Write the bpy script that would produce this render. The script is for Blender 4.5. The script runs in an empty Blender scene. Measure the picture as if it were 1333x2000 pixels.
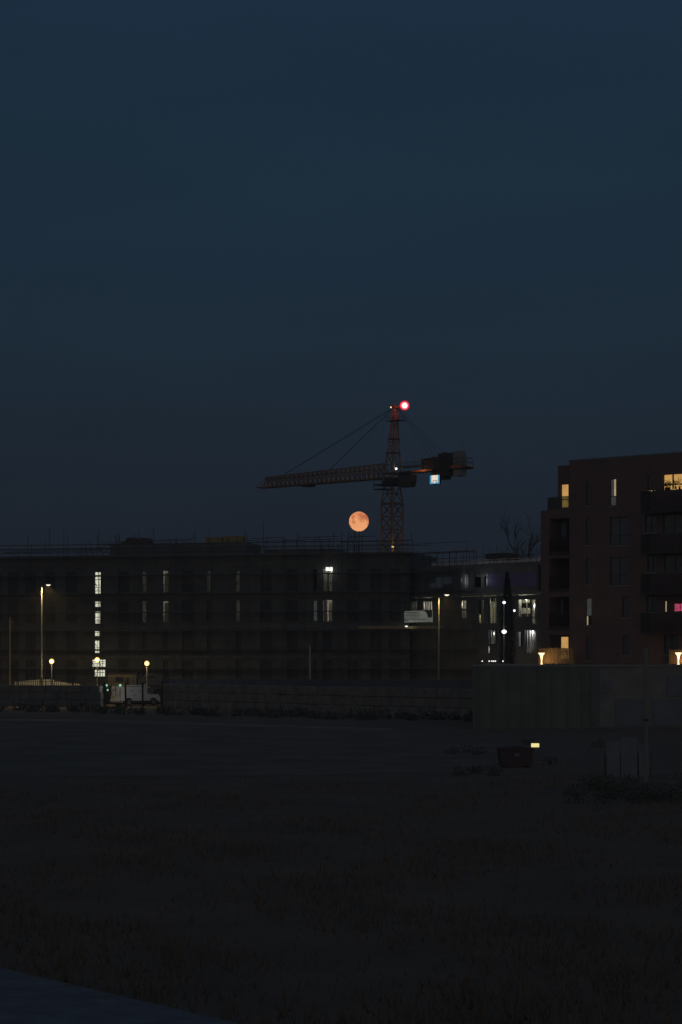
import bpy, math, random
from mathutils import Vector, Matrix
random.seed(7)
sc = bpy.context.scene
COL = sc.collection
R = math.radians
# ------------------------------------------------------------------ camera, sky, exposure
F, CX, HY, H = 4260.0, 666.5, 1290.0, 4.4      # focal length in photo pixels, centre column, horizon row, eye height
cam = bpy.data.cameras.new('camera'); co = bpy.data.objects.new('camera', cam); COL.objects.link(co)
cam.sensor_fit = 'HORIZONTAL'; cam.sensor_width = 24.0; cam.lens = 24.0*F/1333.0
cam.shift_y = (HY-1000.0)/1333.0
cam.clip_start = 0.5; cam.clip_end = 9000
co.location = (0, 0, H); co.rotation_euler = (R(90), 0, 0)
sc.camera = co
EXPO = 2.0
sc.view_settings.view_transform = 'Standard'; sc.view_settings.look = 'None'
sc.view_settings.exposure = EXPO; sc.view_settings.gamma = 1; sc.view_settings.use_curve_mapping = False
sc.render.engine = 'CYCLES'
try:
    sc.cycles.use_denoising = True; sc.cycles.max_bounces = 6
    sc.cycles.sample_clamp_indirect = 4.0
except Exception: pass
def s2l(v):
    v = v/255.0
    return v/12.92 if v <= 0.04045 else ((v+0.055)/1.055)**2.4
def lin(r, g, b): return (s2l(r), s2l(g), s2l(b), 1.0)
def shown(r, g, b, k=1.0):                       # radiance that is displayed as this colour at the exposure above
    c = lin(r, g, b); e = k/2**EXPO
    return (c[0]*e, c[1]*e, c[2]*e, 1.0)
wd = bpy.data.worlds.new('World'); sc.world = wd; wd.use_nodes = True
nt = wd.node_tree; N = nt.nodes; Lk = nt.links
bg = N['Background']; bg.inputs[1].default_value = 0.12
sky = N.new('ShaderNodeTexSky'); sky.sky_type = 'NISHITA'; sky.sun_disc = False
sky.sun_elevation = R(-3.0); sky.sun_rotation = R(180)      # the sun has set behind the camera
tc = N.new('ShaderNodeTexCoord'); sep = N.new('ShaderNodeSeparateXYZ'); Lk.new(tc.outputs['Generated'], sep.inputs[0])
ramp = N.new('ShaderNodeValToRGB'); Lk.new(sep.outputs['Z'], ramp.inputs[0])   # dusk sky opposite the sunset, by elevation
def wcol(r, g, b): c = shown(r, g, b); return (c[0]/0.12, c[1]/0.12, c[2]/0.12, 1)
cr = ramp.color_ramp
stops = [(0.0, (30, 34, 41)), (0.05, (28.5, 35, 45)), (0.085, (28.5, 38.5, 50)), (0.125, (28.5, 43, 56)), (0.20, (28, 46, 61.5)),
         (0.28, (27.5, 47, 64.5)), (0.5, (29, 47, 69)), (1.0, (29, 47, 69))]
cr.elements[0].position = 0; cr.elements[0].color = wcol(*stops[0][1])
cr.elements[1].position = 1; cr.elements[1].color = wcol(*stops[-1][1])
for p_, c_ in stops[1:-1]:
    e_ = cr.elements.new(p_); e_.color = wcol(*c_)
mr = N.new('ShaderNodeMapRange'); mr.interpolation_type = 'SMOOTHSTEP'
mr.inputs['From Min'].default_value = -0.75; mr.inputs['From Max'].default_value = 0.5
Lk.new(sep.outputs['Y'], mr.inputs['Value'])
mx = N.new('ShaderNodeMix'); mx.data_type = 'RGBA'
# thin uneven cloud veil: a few per cent darker and lighter streaks
mp = N.new('ShaderNodeMapping'); mp.inputs['Scale'].default_value = (3, 3, 14); Lk.new(tc.outputs['Generated'], mp.inputs[0])
nz = N.new('ShaderNodeTexNoise'); nz.inputs['Scale'].default_value = 1.6; nz.inputs['Detail'].default_value = 4; Lk.new(mp.outputs[0], nz.inputs['Vector'])
vr = N.new('ShaderNodeMapRange'); vr.inputs['From Min'].default_value = 0.3; vr.inputs['From Max'].default_value = 0.7
vr.inputs['To Min'].default_value = 0.92; vr.inputs['To Max'].default_value = 1.05; Lk.new(nz.outputs[0], vr.inputs['Value'])
mul = N.new('ShaderNodeVectorMath'); mul.operation = 'SCALE'; Lk.new(ramp.outputs[0], mul.inputs[0]); Lk.new(vr.outputs[0], mul.inputs['Scale'])
hs = N.new('ShaderNodeHueSaturation'); hs.inputs['Saturation'].default_value = 0.62; hs.inputs['Value'].default_value = 1.25; Lk.new(sky.outputs[0], hs.inputs['Color'])
Lk.new(mr.outputs[0], mx.inputs['Factor']); Lk.new(hs.outputs[0], mx.inputs['A']); Lk.new(mul.outputs[0], mx.inputs['B'])
Lk.new(mx.outputs['Result'], bg.inputs[0])

# ------------------------------------------------------------------ helpers
def P(px, py, D): return Vector(((px-CX)*D/F, D, H-(py-HY)*D/F))
def mat(name, c, rough=0.85, var=0.25, scale=3.0, metal=0.0, bump=0.0, coord='Object', spec=None, stretch=None):
    m = bpy.data.materials.new(name); m.use_nodes = True
    n = m.node_tree.nodes; l = m.node_tree.links; b = n['Principled BSDF']
    b.inputs['Roughness'].default_value = rough; b.inputs['Metallic'].default_value = metal
    if spec is not None: b.inputs['Specular IOR Level'].default_value = spec
    t = n.new('ShaderNodeTexCoord'); src = t.outputs[coord]
    if stretch:
        q = n.new('ShaderNodeMapping'); q.inputs['Scale'].default_value = stretch; l.new(src, q.inputs[0]); src = q.outputs[0]
    z = n.new('ShaderNodeTexNoise'); z.inputs['Scale'].default_value = scale; z.inputs['Detail'].default_value = 6; z.inputs['Roughness'].default_value = 0.65
    l.new(src, z.inputs['Vector'])
    r = n.new('ShaderNodeValToRGB'); l.new(z.outputs[0], r.inputs[0])
    r.color_ramp.elements[0].position = 0.3; r.color_ramp.elements[1].position = 0.7
    r.color_ramp.elements[0].color = (c[0]*(1-var), c[1]*(1-var), c[2]*(1-var), 1)
    r.color_ramp.elements[1].color = (min(1, c[0]*(1+var)), min(1, c[1]*(1+var)), min(1, c[2]*(1+var)), 1)
    l.new(r.outputs[0], b.inputs['Base Color'])
    if bump:
        u = n.new('ShaderNodeBump'); u.inputs['Strength'].default_value = bump; l.new(z.outputs[0], u.inputs['Height']); l.new(u.outputs[0], b.inputs['Normal'])
    return m
def brick_mat(name, c1, c2, mortar, sx=0.225, sz=0.075):
    m = bpy.data.materials.new(name); m.use_nodes = True
    n = m.node_tree.nodes; l = m.node_tree.links; b = n['Principled BSDF']; b.inputs['Roughness'].default_value = 0.9
    t = n.new('ShaderNodeTexCoord'); s = n.new('ShaderNodeSeparateXYZ'); l.new(t.outputs['Object'], s.inputs[0])
    a = n.new('ShaderNodeMath'); a.operation = 'ADD'; l.new(s.outputs['X'], a.inputs[0]); l.new(s.outputs['Y'], a.inputs[1])
    k = n.new('ShaderNodeCombineXYZ'); l.new(a.outputs[0], k.inputs['X']); l.new(s.outputs['Z'], k.inputs['Y'])
    br = n.new('ShaderNodeTexBrick'); l.new(k.outputs[0], br.inputs['Vector'])
    br.inputs['Scale'].default_value = 1.0; br.inputs['Brick Width'].default_value = sx; br.inputs['Row Height'].default_value = sz
    br.inputs['Mortar Size'].default_value = 0.01
    br.inputs['Color1'].default_value = (*c1, 1); br.inputs['Color2'].default_value = (*c2, 1); br.inputs['Mortar'].default_value = (*mortar, 1)
    z = n.new('ShaderNodeTexNoise'); z.inputs['Scale'].default_value = 0.6; z.inputs['Detail'].default_value = 5; l.new(t.outputs['Object'], z.inputs['Vector'])
    g = n.new('ShaderNodeMapRange'); g.inputs['To Min'].default_value = 0.65; g.inputs['To Max'].default_value = 1.3; l.new(z.outputs[0], g.inputs['Value'])
    v = n.new('ShaderNodeVectorMath'); v.operation = 'SCALE'; l.new(br.outputs['Color'], v.inputs[0]); l.new(g.outputs[0], v.inputs['Scale'])
    l.new(v.outputs[0], b.inputs['Base Color'])
    return m
def glow(name, rgb, k=1.0, var=0.0, scale=2.0):
    m = bpy.data.materials.new(name); m.use_nodes = True
    n = m.node_tree.nodes; l = m.node_tree.links; b = n['Principled BSDF']
    b.inputs['Base Color'].default_value = (0.3, 0.3, 0.3, 1); b.inputs['Roughness'].default_value = 0.4
    c = shown(*rgb, k); b.inputs['Emission Color'].default_value = c; b.inputs['Emission Strength'].default_value = 1.0
    if var:
        t = n.new('ShaderNodeTexCoord'); z = n.new('ShaderNodeTexNoise'); z.inputs['Scale'].default_value = scale; z.inputs['Detail'].default_value = 3
        l.new(t.outputs['Object'], z.inputs['Vector'])
        g = n.new('ShaderNodeMapRange'); g.inputs['From Min'].default_value = 0.3; g.inputs['From Max'].default_value = 0.7
        g.inputs['To Min'].default_value = 1-var; g.inputs['To Max'].default_value = 1+var
        l.new(z.outputs[0], g.inputs['Value']); l.new(g.outputs[0], b.inputs['Emission Strength'])
    return m
class MB:
    def __init__(s): s.v = []; s.f = []
    def poly(s, pts):
        i = len(s.v); s.v += [tuple(p) for p in pts]; s.f.append(tuple(range(i, i+len(pts)))); return s
    def box(s, x0, y0, z0, x1, y1, z1):
        i = len(s.v)
        s.v += [(x0,y0,z0),(x1,y0,z0),(x1,y1,z0),(x0,y1,z0),(x0,y0,z1),(x1,y0,z1),(x1,y1,z1),(x0,y1,z1)]
        for q in ((0,3,2,1),(4,5,6,7),(0,1,5,4),(1,2,6,5),(2,3,7,6),(3,0,4,7)): s.f.append(tuple(i+a for a in q))
        return s
    def tube(s, p, q, r, n=6, r2=None, cap=True):
        p = Vector(p); q = Vector(q); d = (q-p)
        if d.length < 1e-6: return s
        d.normalize(); a = Vector((0,0,1)) if abs(d.z) < 0.9 else Vector((1,0,0))
        u = d.cross(a).normalized(); w = d.cross(u); r2 = r if r2 is None else r2; i = len(s.v)
        for c, rr in ((p, r), (q, r2)):
            for k in range(n):
                t = 2*math.pi*(k+0.5)/n; s.v.append(tuple(c+u*math.cos(t)*rr+w*math.sin(t)*rr))
        for k in range(n): s.f.append((i+k, i+(k+1)%n, i+n+(k+1)%n, i+n+k))
        if cap: s.f.append(tuple(i+k for k in reversed(range(n)))); s.f.append(tuple(i+n+k for k in range(n)))
        return s
    def lathe(s, prof, n=16, c=(0,0,0)):
        i = len(s.v); m = len(prof)
        for k in range(n):
            t = 2*math.pi*k/n
            for r, z in prof: s.v.append((c[0]+r*math.cos(t), c[1]+r*math.sin(t), c[2]+z))
        for k in range(n):
            for j in range(m-1):
                a = i+k*m+j; b = i+((k+1)%n)*m+j; s.f.append((a, b, b+1, a+1))
        return s
    def sphere(s, c, r, n=16, m=10, sz=1.0):
        return s.lathe([(max(r*math.sin(math.pi*j/m), 1e-4), -r*sz*math.cos(math.pi*j/m)) for j in range(m+1)], n, c)
    def prism(s, pts, y0, y1):                  # polygon in x,z extruded along y
        i = len(s.v); n = len(pts)
        s.v += [(x, y0, z) for x, z in pts]+[(x, y1, z) for x, z in pts]
        s.f.append(tuple(range(i, i+n))); s.f.append(tuple(i+n+k for k in reversed(range(n))))
        for k in range(n): s.f.append((i+k, i+n+k, i+n+(k+1)%n, i+(k+1)%n))
        return s
    def build(s, name, m, parent=None, loc=None, smooth=False):
        me = bpy.data.meshes.new(name); me.from_pydata(s.v, [], s.f); me.validate(); me.update()
        if smooth: me.polygons.foreach_set('use_smooth', [True]*len(me.polygons))
        me.materials.append(m); o = bpy.data.objects.new(name, me); COL.objects.link(o)
        if parent is not None: o.parent = parent
        if loc is not None: o.location = loc
        return o
def tag(o, label=None, cat=None, group=None, kind=None):
    if label: o['label'] = label
    if cat: o['category'] = cat
    if group: o['group'] = group
    if kind: o['kind'] = kind
    return o
def thing(name, label, cat, loc=(0,0,0), rz=0.0, group=None):
    o = bpy.data.objects.new(name, None); COL.objects.link(o); o.location = loc; o.rotation_euler = (0,0,rz)
    return tag(o, label, cat, group)
def dup(o, parent=None):
    c = o.copy(); COL.objects.link(c)
    if parent is not None: c.parent = parent
    for ch in list(o.children): dup(ch, c)
    return c
def light(name, loc, power, col, r=0.1, parent=None, kind='POINT', spot=None):
    d = bpy.data.lights.new(name, kind); d.energy = power; d.color = col; d.shadow_soft_size = r
    if spot: d.spot_size = spot; d.spot_blend = 0.6
    o = bpy.data.objects.new(name, d); COL.objects.link(o); o.location = loc
    if parent is not None: o.parent = parent
    return o
class Facade:                                   # a vertical wall plane: pixel <-> (distance along it, height)
    def __init__(s, pxa, Da, pxb, Db, z0):
        a = P(pxa, HY, Da); b = P(pxb, HY, Db); s.o = a; s.z0 = z0
        s.ang = math.atan2(b.y-a.y, b.x-a.x); s.len = math.hypot(b.x-a.x, b.y-a.y)
    def u(s, px, y=0.0):                         # y: how far behind (or, negative, in front of) the plane
        k = (px-CX)/F; c, n = math.cos(s.ang), math.sin(s.ang)
        return (k*(s.o.y+y*c)-s.o.x+y*n)/(c-k*n)
    def z(s, px, py, y=0.0): D = s.o.y+s.u(px, y)*math.sin(s.ang)+y*math.cos(s.ang); return H-(py-HY)*D/F-s.z0
    def rect(s, x0, x1, y0, y1, y=0.0): m = (x0+x1)/2; return (s.u(x0, y), s.u(x1, y), s.z(m, y1, y), s.z(m, y0, y))
    def loc(s): return (s.o.x, s.o.y, s.z0)
def wall_holes(mb, u0, u1, z0, z1, holes, y=0.0, depth=0.22):
    us = sorted(set([u0, u1]+[min(max(h[i], u0), u1) for h in holes for i in (0, 1)]))
    zs = sorted(set([z0, z1]+[min(max(h[i], z0), z1) for h in holes for i in (2, 3)]))
    for a, b in zip(us, us[1:]):
        for c, d in zip(zs, zs[1:]):
            mu, mz = (a+b)/2, (c+d)/2
            if any(h[0] < mu < h[1] and h[2] < mz < h[3] for h in holes): continue
            mb.poly([(a,y,c),(b,y,c),(b,y,d),(a,y,d)])
    for a, b, c, d in holes:
        e = y+depth
        mb.poly([(a,y,c),(a,e,c),(b,e,c),(b,y,c)]); mb.poly([(a,y,d),(b,y,d),(b,e,d),(a,e,d)])
        mb.poly([(a,y,c),(a,y,d),(a,e,d),(a,e,c)]); mb.poly([(b,y,c),(b,e,c),(b,e,d),(b,y,d)])
    return mb

# ------------------------------------------------------------------ materials
M = dict(
    soil=mat('soil', (.225,.15,.092), .95, .22, .35, bump=.2),
    slab=mat('yard_concrete', (.25,.195,.14), .9, .3, .25, bump=.05, spec=.15),
    road=mat('road_asphalt', (.06,.06,.06), .85, .2, 2),
    grass=mat('grass_blades', (.19,.152,.112), .9, .2, .4),
    scrub=mat('scrub_leaves', (.10,.098,.07), .9, .4, 1),
    felt=mat('roof_felt', (.24,.24,.235), .85, .3, 2.5, bump=.2, spec=.2),
    shedwall=mat('shed_render', (.25,.23,.2), .9),
    dark=mat('dark_sheathing', (.15,.16,.16), .9, .35, .5),
    dark2=mat('dark_slab_edge', (.19,.195,.195), .9, .3, .7),
    room=mat('plaster', (.6,.58,.53), .9, .1, 1),
    tube=mat('scaffold_tube', (.075,.075,.075), .6, .3, 4, metal=0.0),
    board=mat('scaffold_board', (.15,.14,.12), .9, .3, 3),
    toe=mat('pale_toe_board', (.45,.36,.2), .9, .3, 2),
    glass=mat('dark_glass', (.03,.034,.04), .12, .1, 1, spec=1.0),
    glassb=mat('sheeted_glass', (.075,.08,.085), .5, .3, .8, spec=.3),
    skyglass=mat('sky_tinted_glass', (.11,.14,.17), .15, .25, .9, spec=.9),  # blue base colour paints the sky's reflection into the panes
    frame=mat('window_frame', (.05,.05,.055), .6),
    brick=brick_mat('red_brick', (.25,.142,.125), (.185,.105,.095), (.21,.175,.16)),
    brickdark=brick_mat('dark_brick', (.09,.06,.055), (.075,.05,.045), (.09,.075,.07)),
    concrete=mat('concrete', (.3,.3,.29), .85, .2, 1.2, bump=.1),
    block=mat('block_concrete', (.25,.23,.20), .95, .4, 1.1, bump=.3),
    hoardg=mat('green_hoarding', (.17,.195,.18), .8, .2, .6),
    hoardb=mat('blue_hoarding', (.06,.085,.15), .6, .25, .6),
    greywall=mat('grey_render', (.25,.25,.25), .85, .2, .8),
    panel=mat('blue_grey_panel', (.175,.2,.235), .7, .2, .8),
    coping=mat('coping_stone', (.26,.28,.30), .6, .15, 1),
    steel=mat('galvanised_steel', (.33,.33,.31), .5, .12, 3),
    polesteel=mat('weathered_pole_steel', (.24,.24,.215), .6, .15, 3),
    darksteel=mat('dark_steel', (.04,.04,.04), .6),
    crane=mat('yellow_crane_paint', (.30,.165,.065), .55, .25, 1.2),
    craneorange=mat('orange_crane_paint', (.55,.16,.03), .5, .2, 1.2),
    cranedark=mat('crane_machinery', (.05,.045,.035), .7, .3, 2),
    weight=mat('counterweight_concrete', (.33,.33,.31), .9, .25, 1),
    cable=mat('steel_cable', (.03,.03,.03), .5),
    timber=mat('timber_slats', (.3,.2,.1), .8, .3, 2, stretch=(6,6,.6)),
    bark=mat('bark', (.06,.05,.04), .95, .3, 4),
    leaf=mat('conifer_leaves', (.03,.035,.025), .9, .4, 1.5),
    white=mat('white_van_paint', (.75,.76,.76), .35, .05, 2),
    rubber=mat('rubber', (.02,.02,.02), .8),
    red=mat('red_lens', (.45,.03,.02), .3),
    redbin=mat('dark_red_paint', (.075,.05,.055), .6, .2, 2),
    banner=mat('banner_vinyl', (.6,.6,.56), .7, .12, 1.2),
    ink=mat('banner_print', (.12,.13,.13), .8),
    greenink=mat('banner_green', (.08,.13,.12), .8),
    purple=mat('purple_membrane', (.20,.17,.36), .7, .2, .8),
    pack=mat('insulation_pack', (.36,.28,.13), .8, .2, 1.5),
    brown=mat('brown_sheeting', (.10,.07,.055), .8, .2, 1),
    tarp=mat('pale_blue_sheet', (.22,.3,.36), .6, .25, 1.5),
    cream=mat('cream_panel', (.24,.21,.16), .8, .15, 1),
    car=mat('blue_grey_car_paint', (.10,.14,.18), .3, .1, 2),
    railw=mat('white_edge_board', (.48,.5,.52), .7, .15, 2),
    palewall=mat('pale_wall_paint', (.8,.78,.72), .7, .12, 1.5),
    plate=mat('yellow_number_plate', (.6,.45,.05), .5),
)
G = dict(
    stair=glow('stairwell_light', (205,205,182), 1.3, .12, .9),
    lamp=glow('warm_lamp_glass', (255,196,105), 2.0),
    lampw=glow('white_lamp_glass', (250,250,255), 2.5),
    street=glow('street_lamp_glass', (255,240,215), 1.6),
    tubel=glow('tube_light_glow', (235,238,225), 1.6),
    amber=glow('amber_window_glow', (200,153,84), 1, .15, .8),
    amberdim=glow('dim_amber_window_glow', (112,94,42), .6, .5, 1.2),
    strip=glow('pale_window_glow', (168,150,112), 1, .2, 1),
    greyw=glow('grey_window_glow', (48,50,50), 1, .3, 1),
    pink=glow('pink_window_glow', (170,62,92), 1, .45, 5),
    fairy=glow('fairy_bulb_glow', (235,200,120), 1.0),
    trumpet=glow('trumpet_lamp_glow', (255,222,160), 2.0),
    green=glow('green_lamp_glow', (150,235,195), 1.0),
    sign=glow('sign_panel_glow', (245,232,215), 1.0, .06, 3),
    signb=glow('sign_border_glow', (72,150,190), 1.0, .2, 2),
    bannerglow=glow('self_lit_banner_sheet', (84,88,82), 1.0, .18, 1.1),
    bollard=glow('bollard_lamp_glow', (240,222,150), 1.1),
)

# ------------------------------------------------------------------ the ground
g = MB(); xs = [-4000,-600,-160,-80]+[-60+i*3 for i in range(41)]+[80,160,600,4000]
ys = [-60,0,12]+[18+i*2.5 for i in range(60)]+[180,230,300,600,1500,7000]
def gz(x, y):
    if not (16 < y < 79 and abs(x) < 62): return 0.0
    e = min(1, (y-16)/6, (79-y)/6)
    return e*(0.08*math.sin(x*.31+y*.17)+0.05*math.sin(x*.73-y*.41)+0.02*math.sin(x*1.9+y*1.3))
for y in ys:
    for x in xs: g.v.append((x, y, gz(x, y)))
nx = len(xs)
for j in range(len(ys)-1):
    for i in range(nx-1): a = j*nx+i; g.f.append((a, a+1, a+nx+1, a+nx))
tag(g.build('ground', M['soil'], smooth=True), kind='structure')
yd = MB().poly([(-60,88,.01),(-6,81.5,.01),(4.5,86,.01),(10.2,104,.01),(3.2,137,.01),(-19,158,.01),(-60,164,.01)])
tag(yd.build('yard', M['slab']), kind='structure')
yk = MB()
for a, b in (((3.2,137),(-19,158)), ((-19,158),(-60,164))):
    yk.tube((a[0],a[1],.06), (b[0],b[1],.06), .09, 4)
tag(yk.build('kerb', M['coping']), kind='structure')
sr = MB()
sr.poly([(-80,217.5,1.6),(14,217.5,1.6),(14,250,1.6),(-80,250,1.6)]); sr.poly([(-80,217.5,0),(14,217.5,0),(14,217.5,1.6),(-80,217.5,1.6)]); sr.poly([(14,217.5,0),(14,250,0),(14,250,1.6),(14,217.5,1.6)])
tag(sr.build('road', M['road']), kind='structure')
gr = MB()
for k in range(30000):
    y = 24+58*random.random()**1.35; x = random.uniform(-1, 1)*(0.17*y+1)
    if y > 78 and x < 4: continue
    if random.random() > 0.55+0.45*math.sin(x*.9+math.sin(y*.35)*2): continue
    z = gz(x, y); h = random.uniform(.08, .3); a = random.uniform(0, math.pi); w = random.uniform(.01, .025)
    dx, dy = math.cos(a)*w, math.sin(a)*w; lx, ly = random.uniform(-.12,.12), random.uniform(-.12,.12)
    gr.poly([(x-dx,y-dy,z-.01),(x+dx,y+dy,z-.01),(x+lx,y+ly,z+h)])
tag(gr.build('grass', M['grass']), kind='stuff')
def leaves(mb, c, r, n, s=.07, sq=.7):
    for _ in range(n):
        d = Vector((random.gauss(0,1), random.gauss(0,1), random.gauss(0,1))).normalized()*r*random.random()**.4
        p = Vector(c)+Vector((d.x, d.y, d.z*sq))
        if p.z < 0.02: p.z = abs(p.z)+.02
        a = Vector((random.gauss(0,1),random.gauss(0,1),random.gauss(0,1))).normalized()*s; b = a.orthogonal().normalized()*s*.6
        mb.poly([p-a, p+b, p+a, p-b])
sb = MB()
for k in range(46):                              # scrub in front of the block wall and along the yard's far edge
    t = k/45; a = P(-20, HY, 196); b = P(930, HY, 163); c = a.lerp(b, t)
    if -16.5 < c.x+.1*random.random() and (c.x/c.y*F+CX) < 318 and (c.x/c.y*F+CX) > 196: continue
    leaves(sb, (c.x+random.uniform(-.5,.5), c.y-random.uniform(1,9), .25), random.uniform(.5,1.1), 90, .13, .55)
for k in range(26):                              # scrub at the right of the field
    px = random.uniform(1120, 1350); D = random.uniform(66, 78)
    c = P(px, HY, D); leaves(sb, (c.x, c.y, random.uniform(.1,.3)), random.uniform(.3,.7), 120, .05, .8)
for k in range(11):
    px = random.uniform(880, 1180); D = random.uniform(82, 118)
    c = P(px, HY, D); leaves(sb, (c.x, c.y, .15), random.uniform(.3,.6), 70, .06, .6)
tag(sb.build('scrub', M['scrub']), kind='stuff')

# ------------------------------------------------------------------ moon
mm = bpy.data.materials.new('moon_surface'); mm.use_nodes = True
n = mm.node_tree.nodes; l = mm.node_tree.links; b = n['Principled BSDF']; b.inputs['Base Color'].default_value = (0,0,0,1); b.inputs['Roughness'].default_value = 1; b.inputs['Specular IOR Level'].default_value = 0
t = n.new('ShaderNodeTexCoord'); z = n.new('ShaderNodeTexNoise'); z.inputs['Scale'].default_value = .085; z.inputs['Detail'].default_value = 5; z.inputs['Roughness'].default_value = .55
l.new(t.outputs['Object'], z.inputs['Vector'])
s_ = n.new('ShaderNodeSeparateXYZ'); l.new(t.outputs['Object'], s_.inputs[0])
ad = n.new('ShaderNodeMath'); ad.operation = 'MULTIPLY_ADD'; ad.inputs[1].default_value = .0075; l.new(s_.outputs['Z'], ad.inputs[0]); l.new(z.outputs[0], ad.inputs[2])
rp = n.new('ShaderNodeValToRGB'); l.new(ad.outputs[0], rp.inputs[0]); e = rp.color_ramp.elements
e[0].position = .42; e[0].color = shown(240,163,110,1.2); e[1].position = .64; e[1].color = shown(190,106,70,1.2)
l.new(rp.outputs[0], b.inputs['Emission Color']); b.inputs['Emission Strength'].default_value = 1
c = P(701.5, 1018.5, 3000)
tag(MB().sphere((0,0,0), 19.3*3000/F, 48, 32).build('moon', mm, loc=c, smooth=True), 'full orange moon hanging low in the sky left of the crane mast', 'moon')

# ------------------------------------------------------------------ tower crane
mc = P(766.5, HY, 260); CZ = 0.0
tip = P(509, HY, 275.5); du = (Vector((tip.x, tip.y))-Vector((mc.x, mc.y))); JL = du.length; jang = math.atan2(du.y, du.x)
crane = thing('tower_crane', 'yellow lattice tower crane with short jib and red lamp at its top', 'crane', (mc.x, mc.y, 0))
top = thing_top = None
def crz(py, D=260): return H-(py-HY)*D/F
zs = crz(941)                                     # slewing ring
m = MB(); hw = .9; cs = [(hw,hw),(-hw,hw),(-hw,-hw),(hw,-hw)]
rot = R(45)-math.atan2(mc.x, mc.y)+R(2)
def rt(x, y, a=rot): return (x*math.cos(a)-y*math.sin(a), x*math.sin(a)+y*math.cos(a))
sec = 1.5; nsec = int((zs-2.6)/sec)
for x, y in cs:
    X, Y = rt(x, y); m.tube((X,Y,0), (X,Y,zs-2.6), .155, 4)
for k in range(nsec):
    z0 = k*(zs-2.6)/nsec; z1 = (k+1)*(zs-2.6)/nsec
    for i in range(4):
        a = rt(*cs[i]); b_ = rt(*cs[(i+1)%4]); md = ((a[0]+b_[0])/2, (a[1]+b_[1])/2)
        m.tube((*a,z1), (*b_,z1), .06, 4)
        if k % 2: m.tube((*a,z0), (*b_,z1), .075, 4)
        else: m.tube((*b_,z0), (*a,z1), .075, 4)
        if (k+i) % 2: m.tube((*md,z0), (*md,z1), .03, 4)
mast = m.build('mast', M['crane'], crane)
m = MB(); q = MB()
for i in range(4):
    a = rt(*cs[i]); b_ = rt(*cs[(i+1)%4]); a2 = (a[0]*.72, a[1]*.72); b2 = (b_[0]*.72, b_[1]*.72)
    m.tube((*a,zs-2.6), (*a2,zs-.5), .12, 4); m.tube((*a,zs-2.6), (*b_,zs-2.6), .13, 4)
    m.tube((*a,zs-2.6), (*b2,zs-.5), .06, 4); m.tube((*a2,zs-1.4), (*b2,zs-1.4), .05, 4)
m.build('mast_collar', M['crane'], crane)
m = MB().lathe([(.0,-.5),(1.0,-.5),(1.05,-.1),(1.25,-.1),(1.25,.1),(.9,.15),(.9,.45),(.0,.45)], 20, (0,0,zs))
m.build('slewing_ring', M['cranedark'], crane)
# everything above turns with the jib: local +x along the jib
up = jang
def J(s, w, z): return (s*math.cos(up)-w*math.sin(up), s*math.sin(up)+w*math.cos(up), zs+z)
def jbox(mb, s0, s1, w0, w1, z0, z1):
    i = len(mb.v)
    for z in (z0, z1):
        for s, w in ((s0,w0),(s1,w0),(s1,w1),(s0,w1)): mb.v.append(J(s, w, z))
    for qd in ((0,3,2,1),(4,5,6,7),(0,1,5,4),(1,2,6,5),(2,3,7,6),(3,0,4,7)): mb.f.append(tuple(i+a for a in qd))
def rail(mb, pts, h=1.0, r=.025):
    for a, b_ in zip(pts, pts[1:]):
        va, vb = Vector(J(*a)), Vector(J(*b_)); nseg = max(1, int((vb-va).length/1.0))
        for k in (h, h*.5): mb.tube(va+Vector((0,0,k)), vb+Vector((0,0,k)), r, 4)
        for k in range(nseg+1):
            p = va.lerp(vb, k/nseg); mb.tube(p, p+Vector((0,0,h)), r, 4)
zb = crz(933)-zs                                  # bottom chord level
jb = MB(); wj = .65
def jtop(s): return 1.75-.5*max(0, (s-1)/(JL-1))
ns = 26; s_end = JL-.9
for w in (-wj, wj): jb.tube(J(-.6,w,zb), J(JL,w,zb), .1, 4)
jb.tube(J(1.0,0,zb+jtop(1)), J(s_end,0,zb+jtop(s_end)), .1, 4)
jb.tube(J(JL,-wj,zb), J(JL,wj,zb), .09, 4)
for w in (-wj, wj): jb.tube(J(s_end,0,zb+jtop(s_end)), J(JL,w,zb), .06, 4)
for k in range(ns):
    s0 = 1+(s_end-1)*k/ns; s1 = 1+(s_end-1)*(k+1)/ns; sm = (s0+s1)/2
    for w in (-wj, wj):
        jb.tube(J(s0,w,zb), J(sm,0,zb+jtop(sm)), .065, 4); jb.tube(J(sm,0,zb+jtop(sm)), J(s1,w,zb), .065, 4)
        jb.tube(J(s0,w,zb), J(s0,0,zb+jtop(s0)), .03, 4)
    jb.tube(J(s0,-wj,zb), J(s1,wj,zb), .035, 4); jb.tube(J(s0,-wj,zb), J(s0,wj,zb), .035, 4)
jb.build('jib', M['crane'], crane)
jw = MB(); jbox(jw, 1.5, JL-1.2, -.28, .28, zb+.05, zb+.1)
rail(jw, [(1.5,.28,zb+.1),(JL-1.5,.28,zb+.1)], .95, .03)
jw.build('jib_walkway', M['cranedark'], crane)
tr = MB(); jbox(tr, 13.4, 14.6, -.6, .6, zb-.32, zb-.1)
for s in (13.6, 14.4):
    for w in (-.62,.62): tr.tube(J(s,w-.05,zb-.12), J(s,w+.05,zb-.12), .14, 8)
tro = tr.build('trolley', M['cranedark'], crane)
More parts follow.
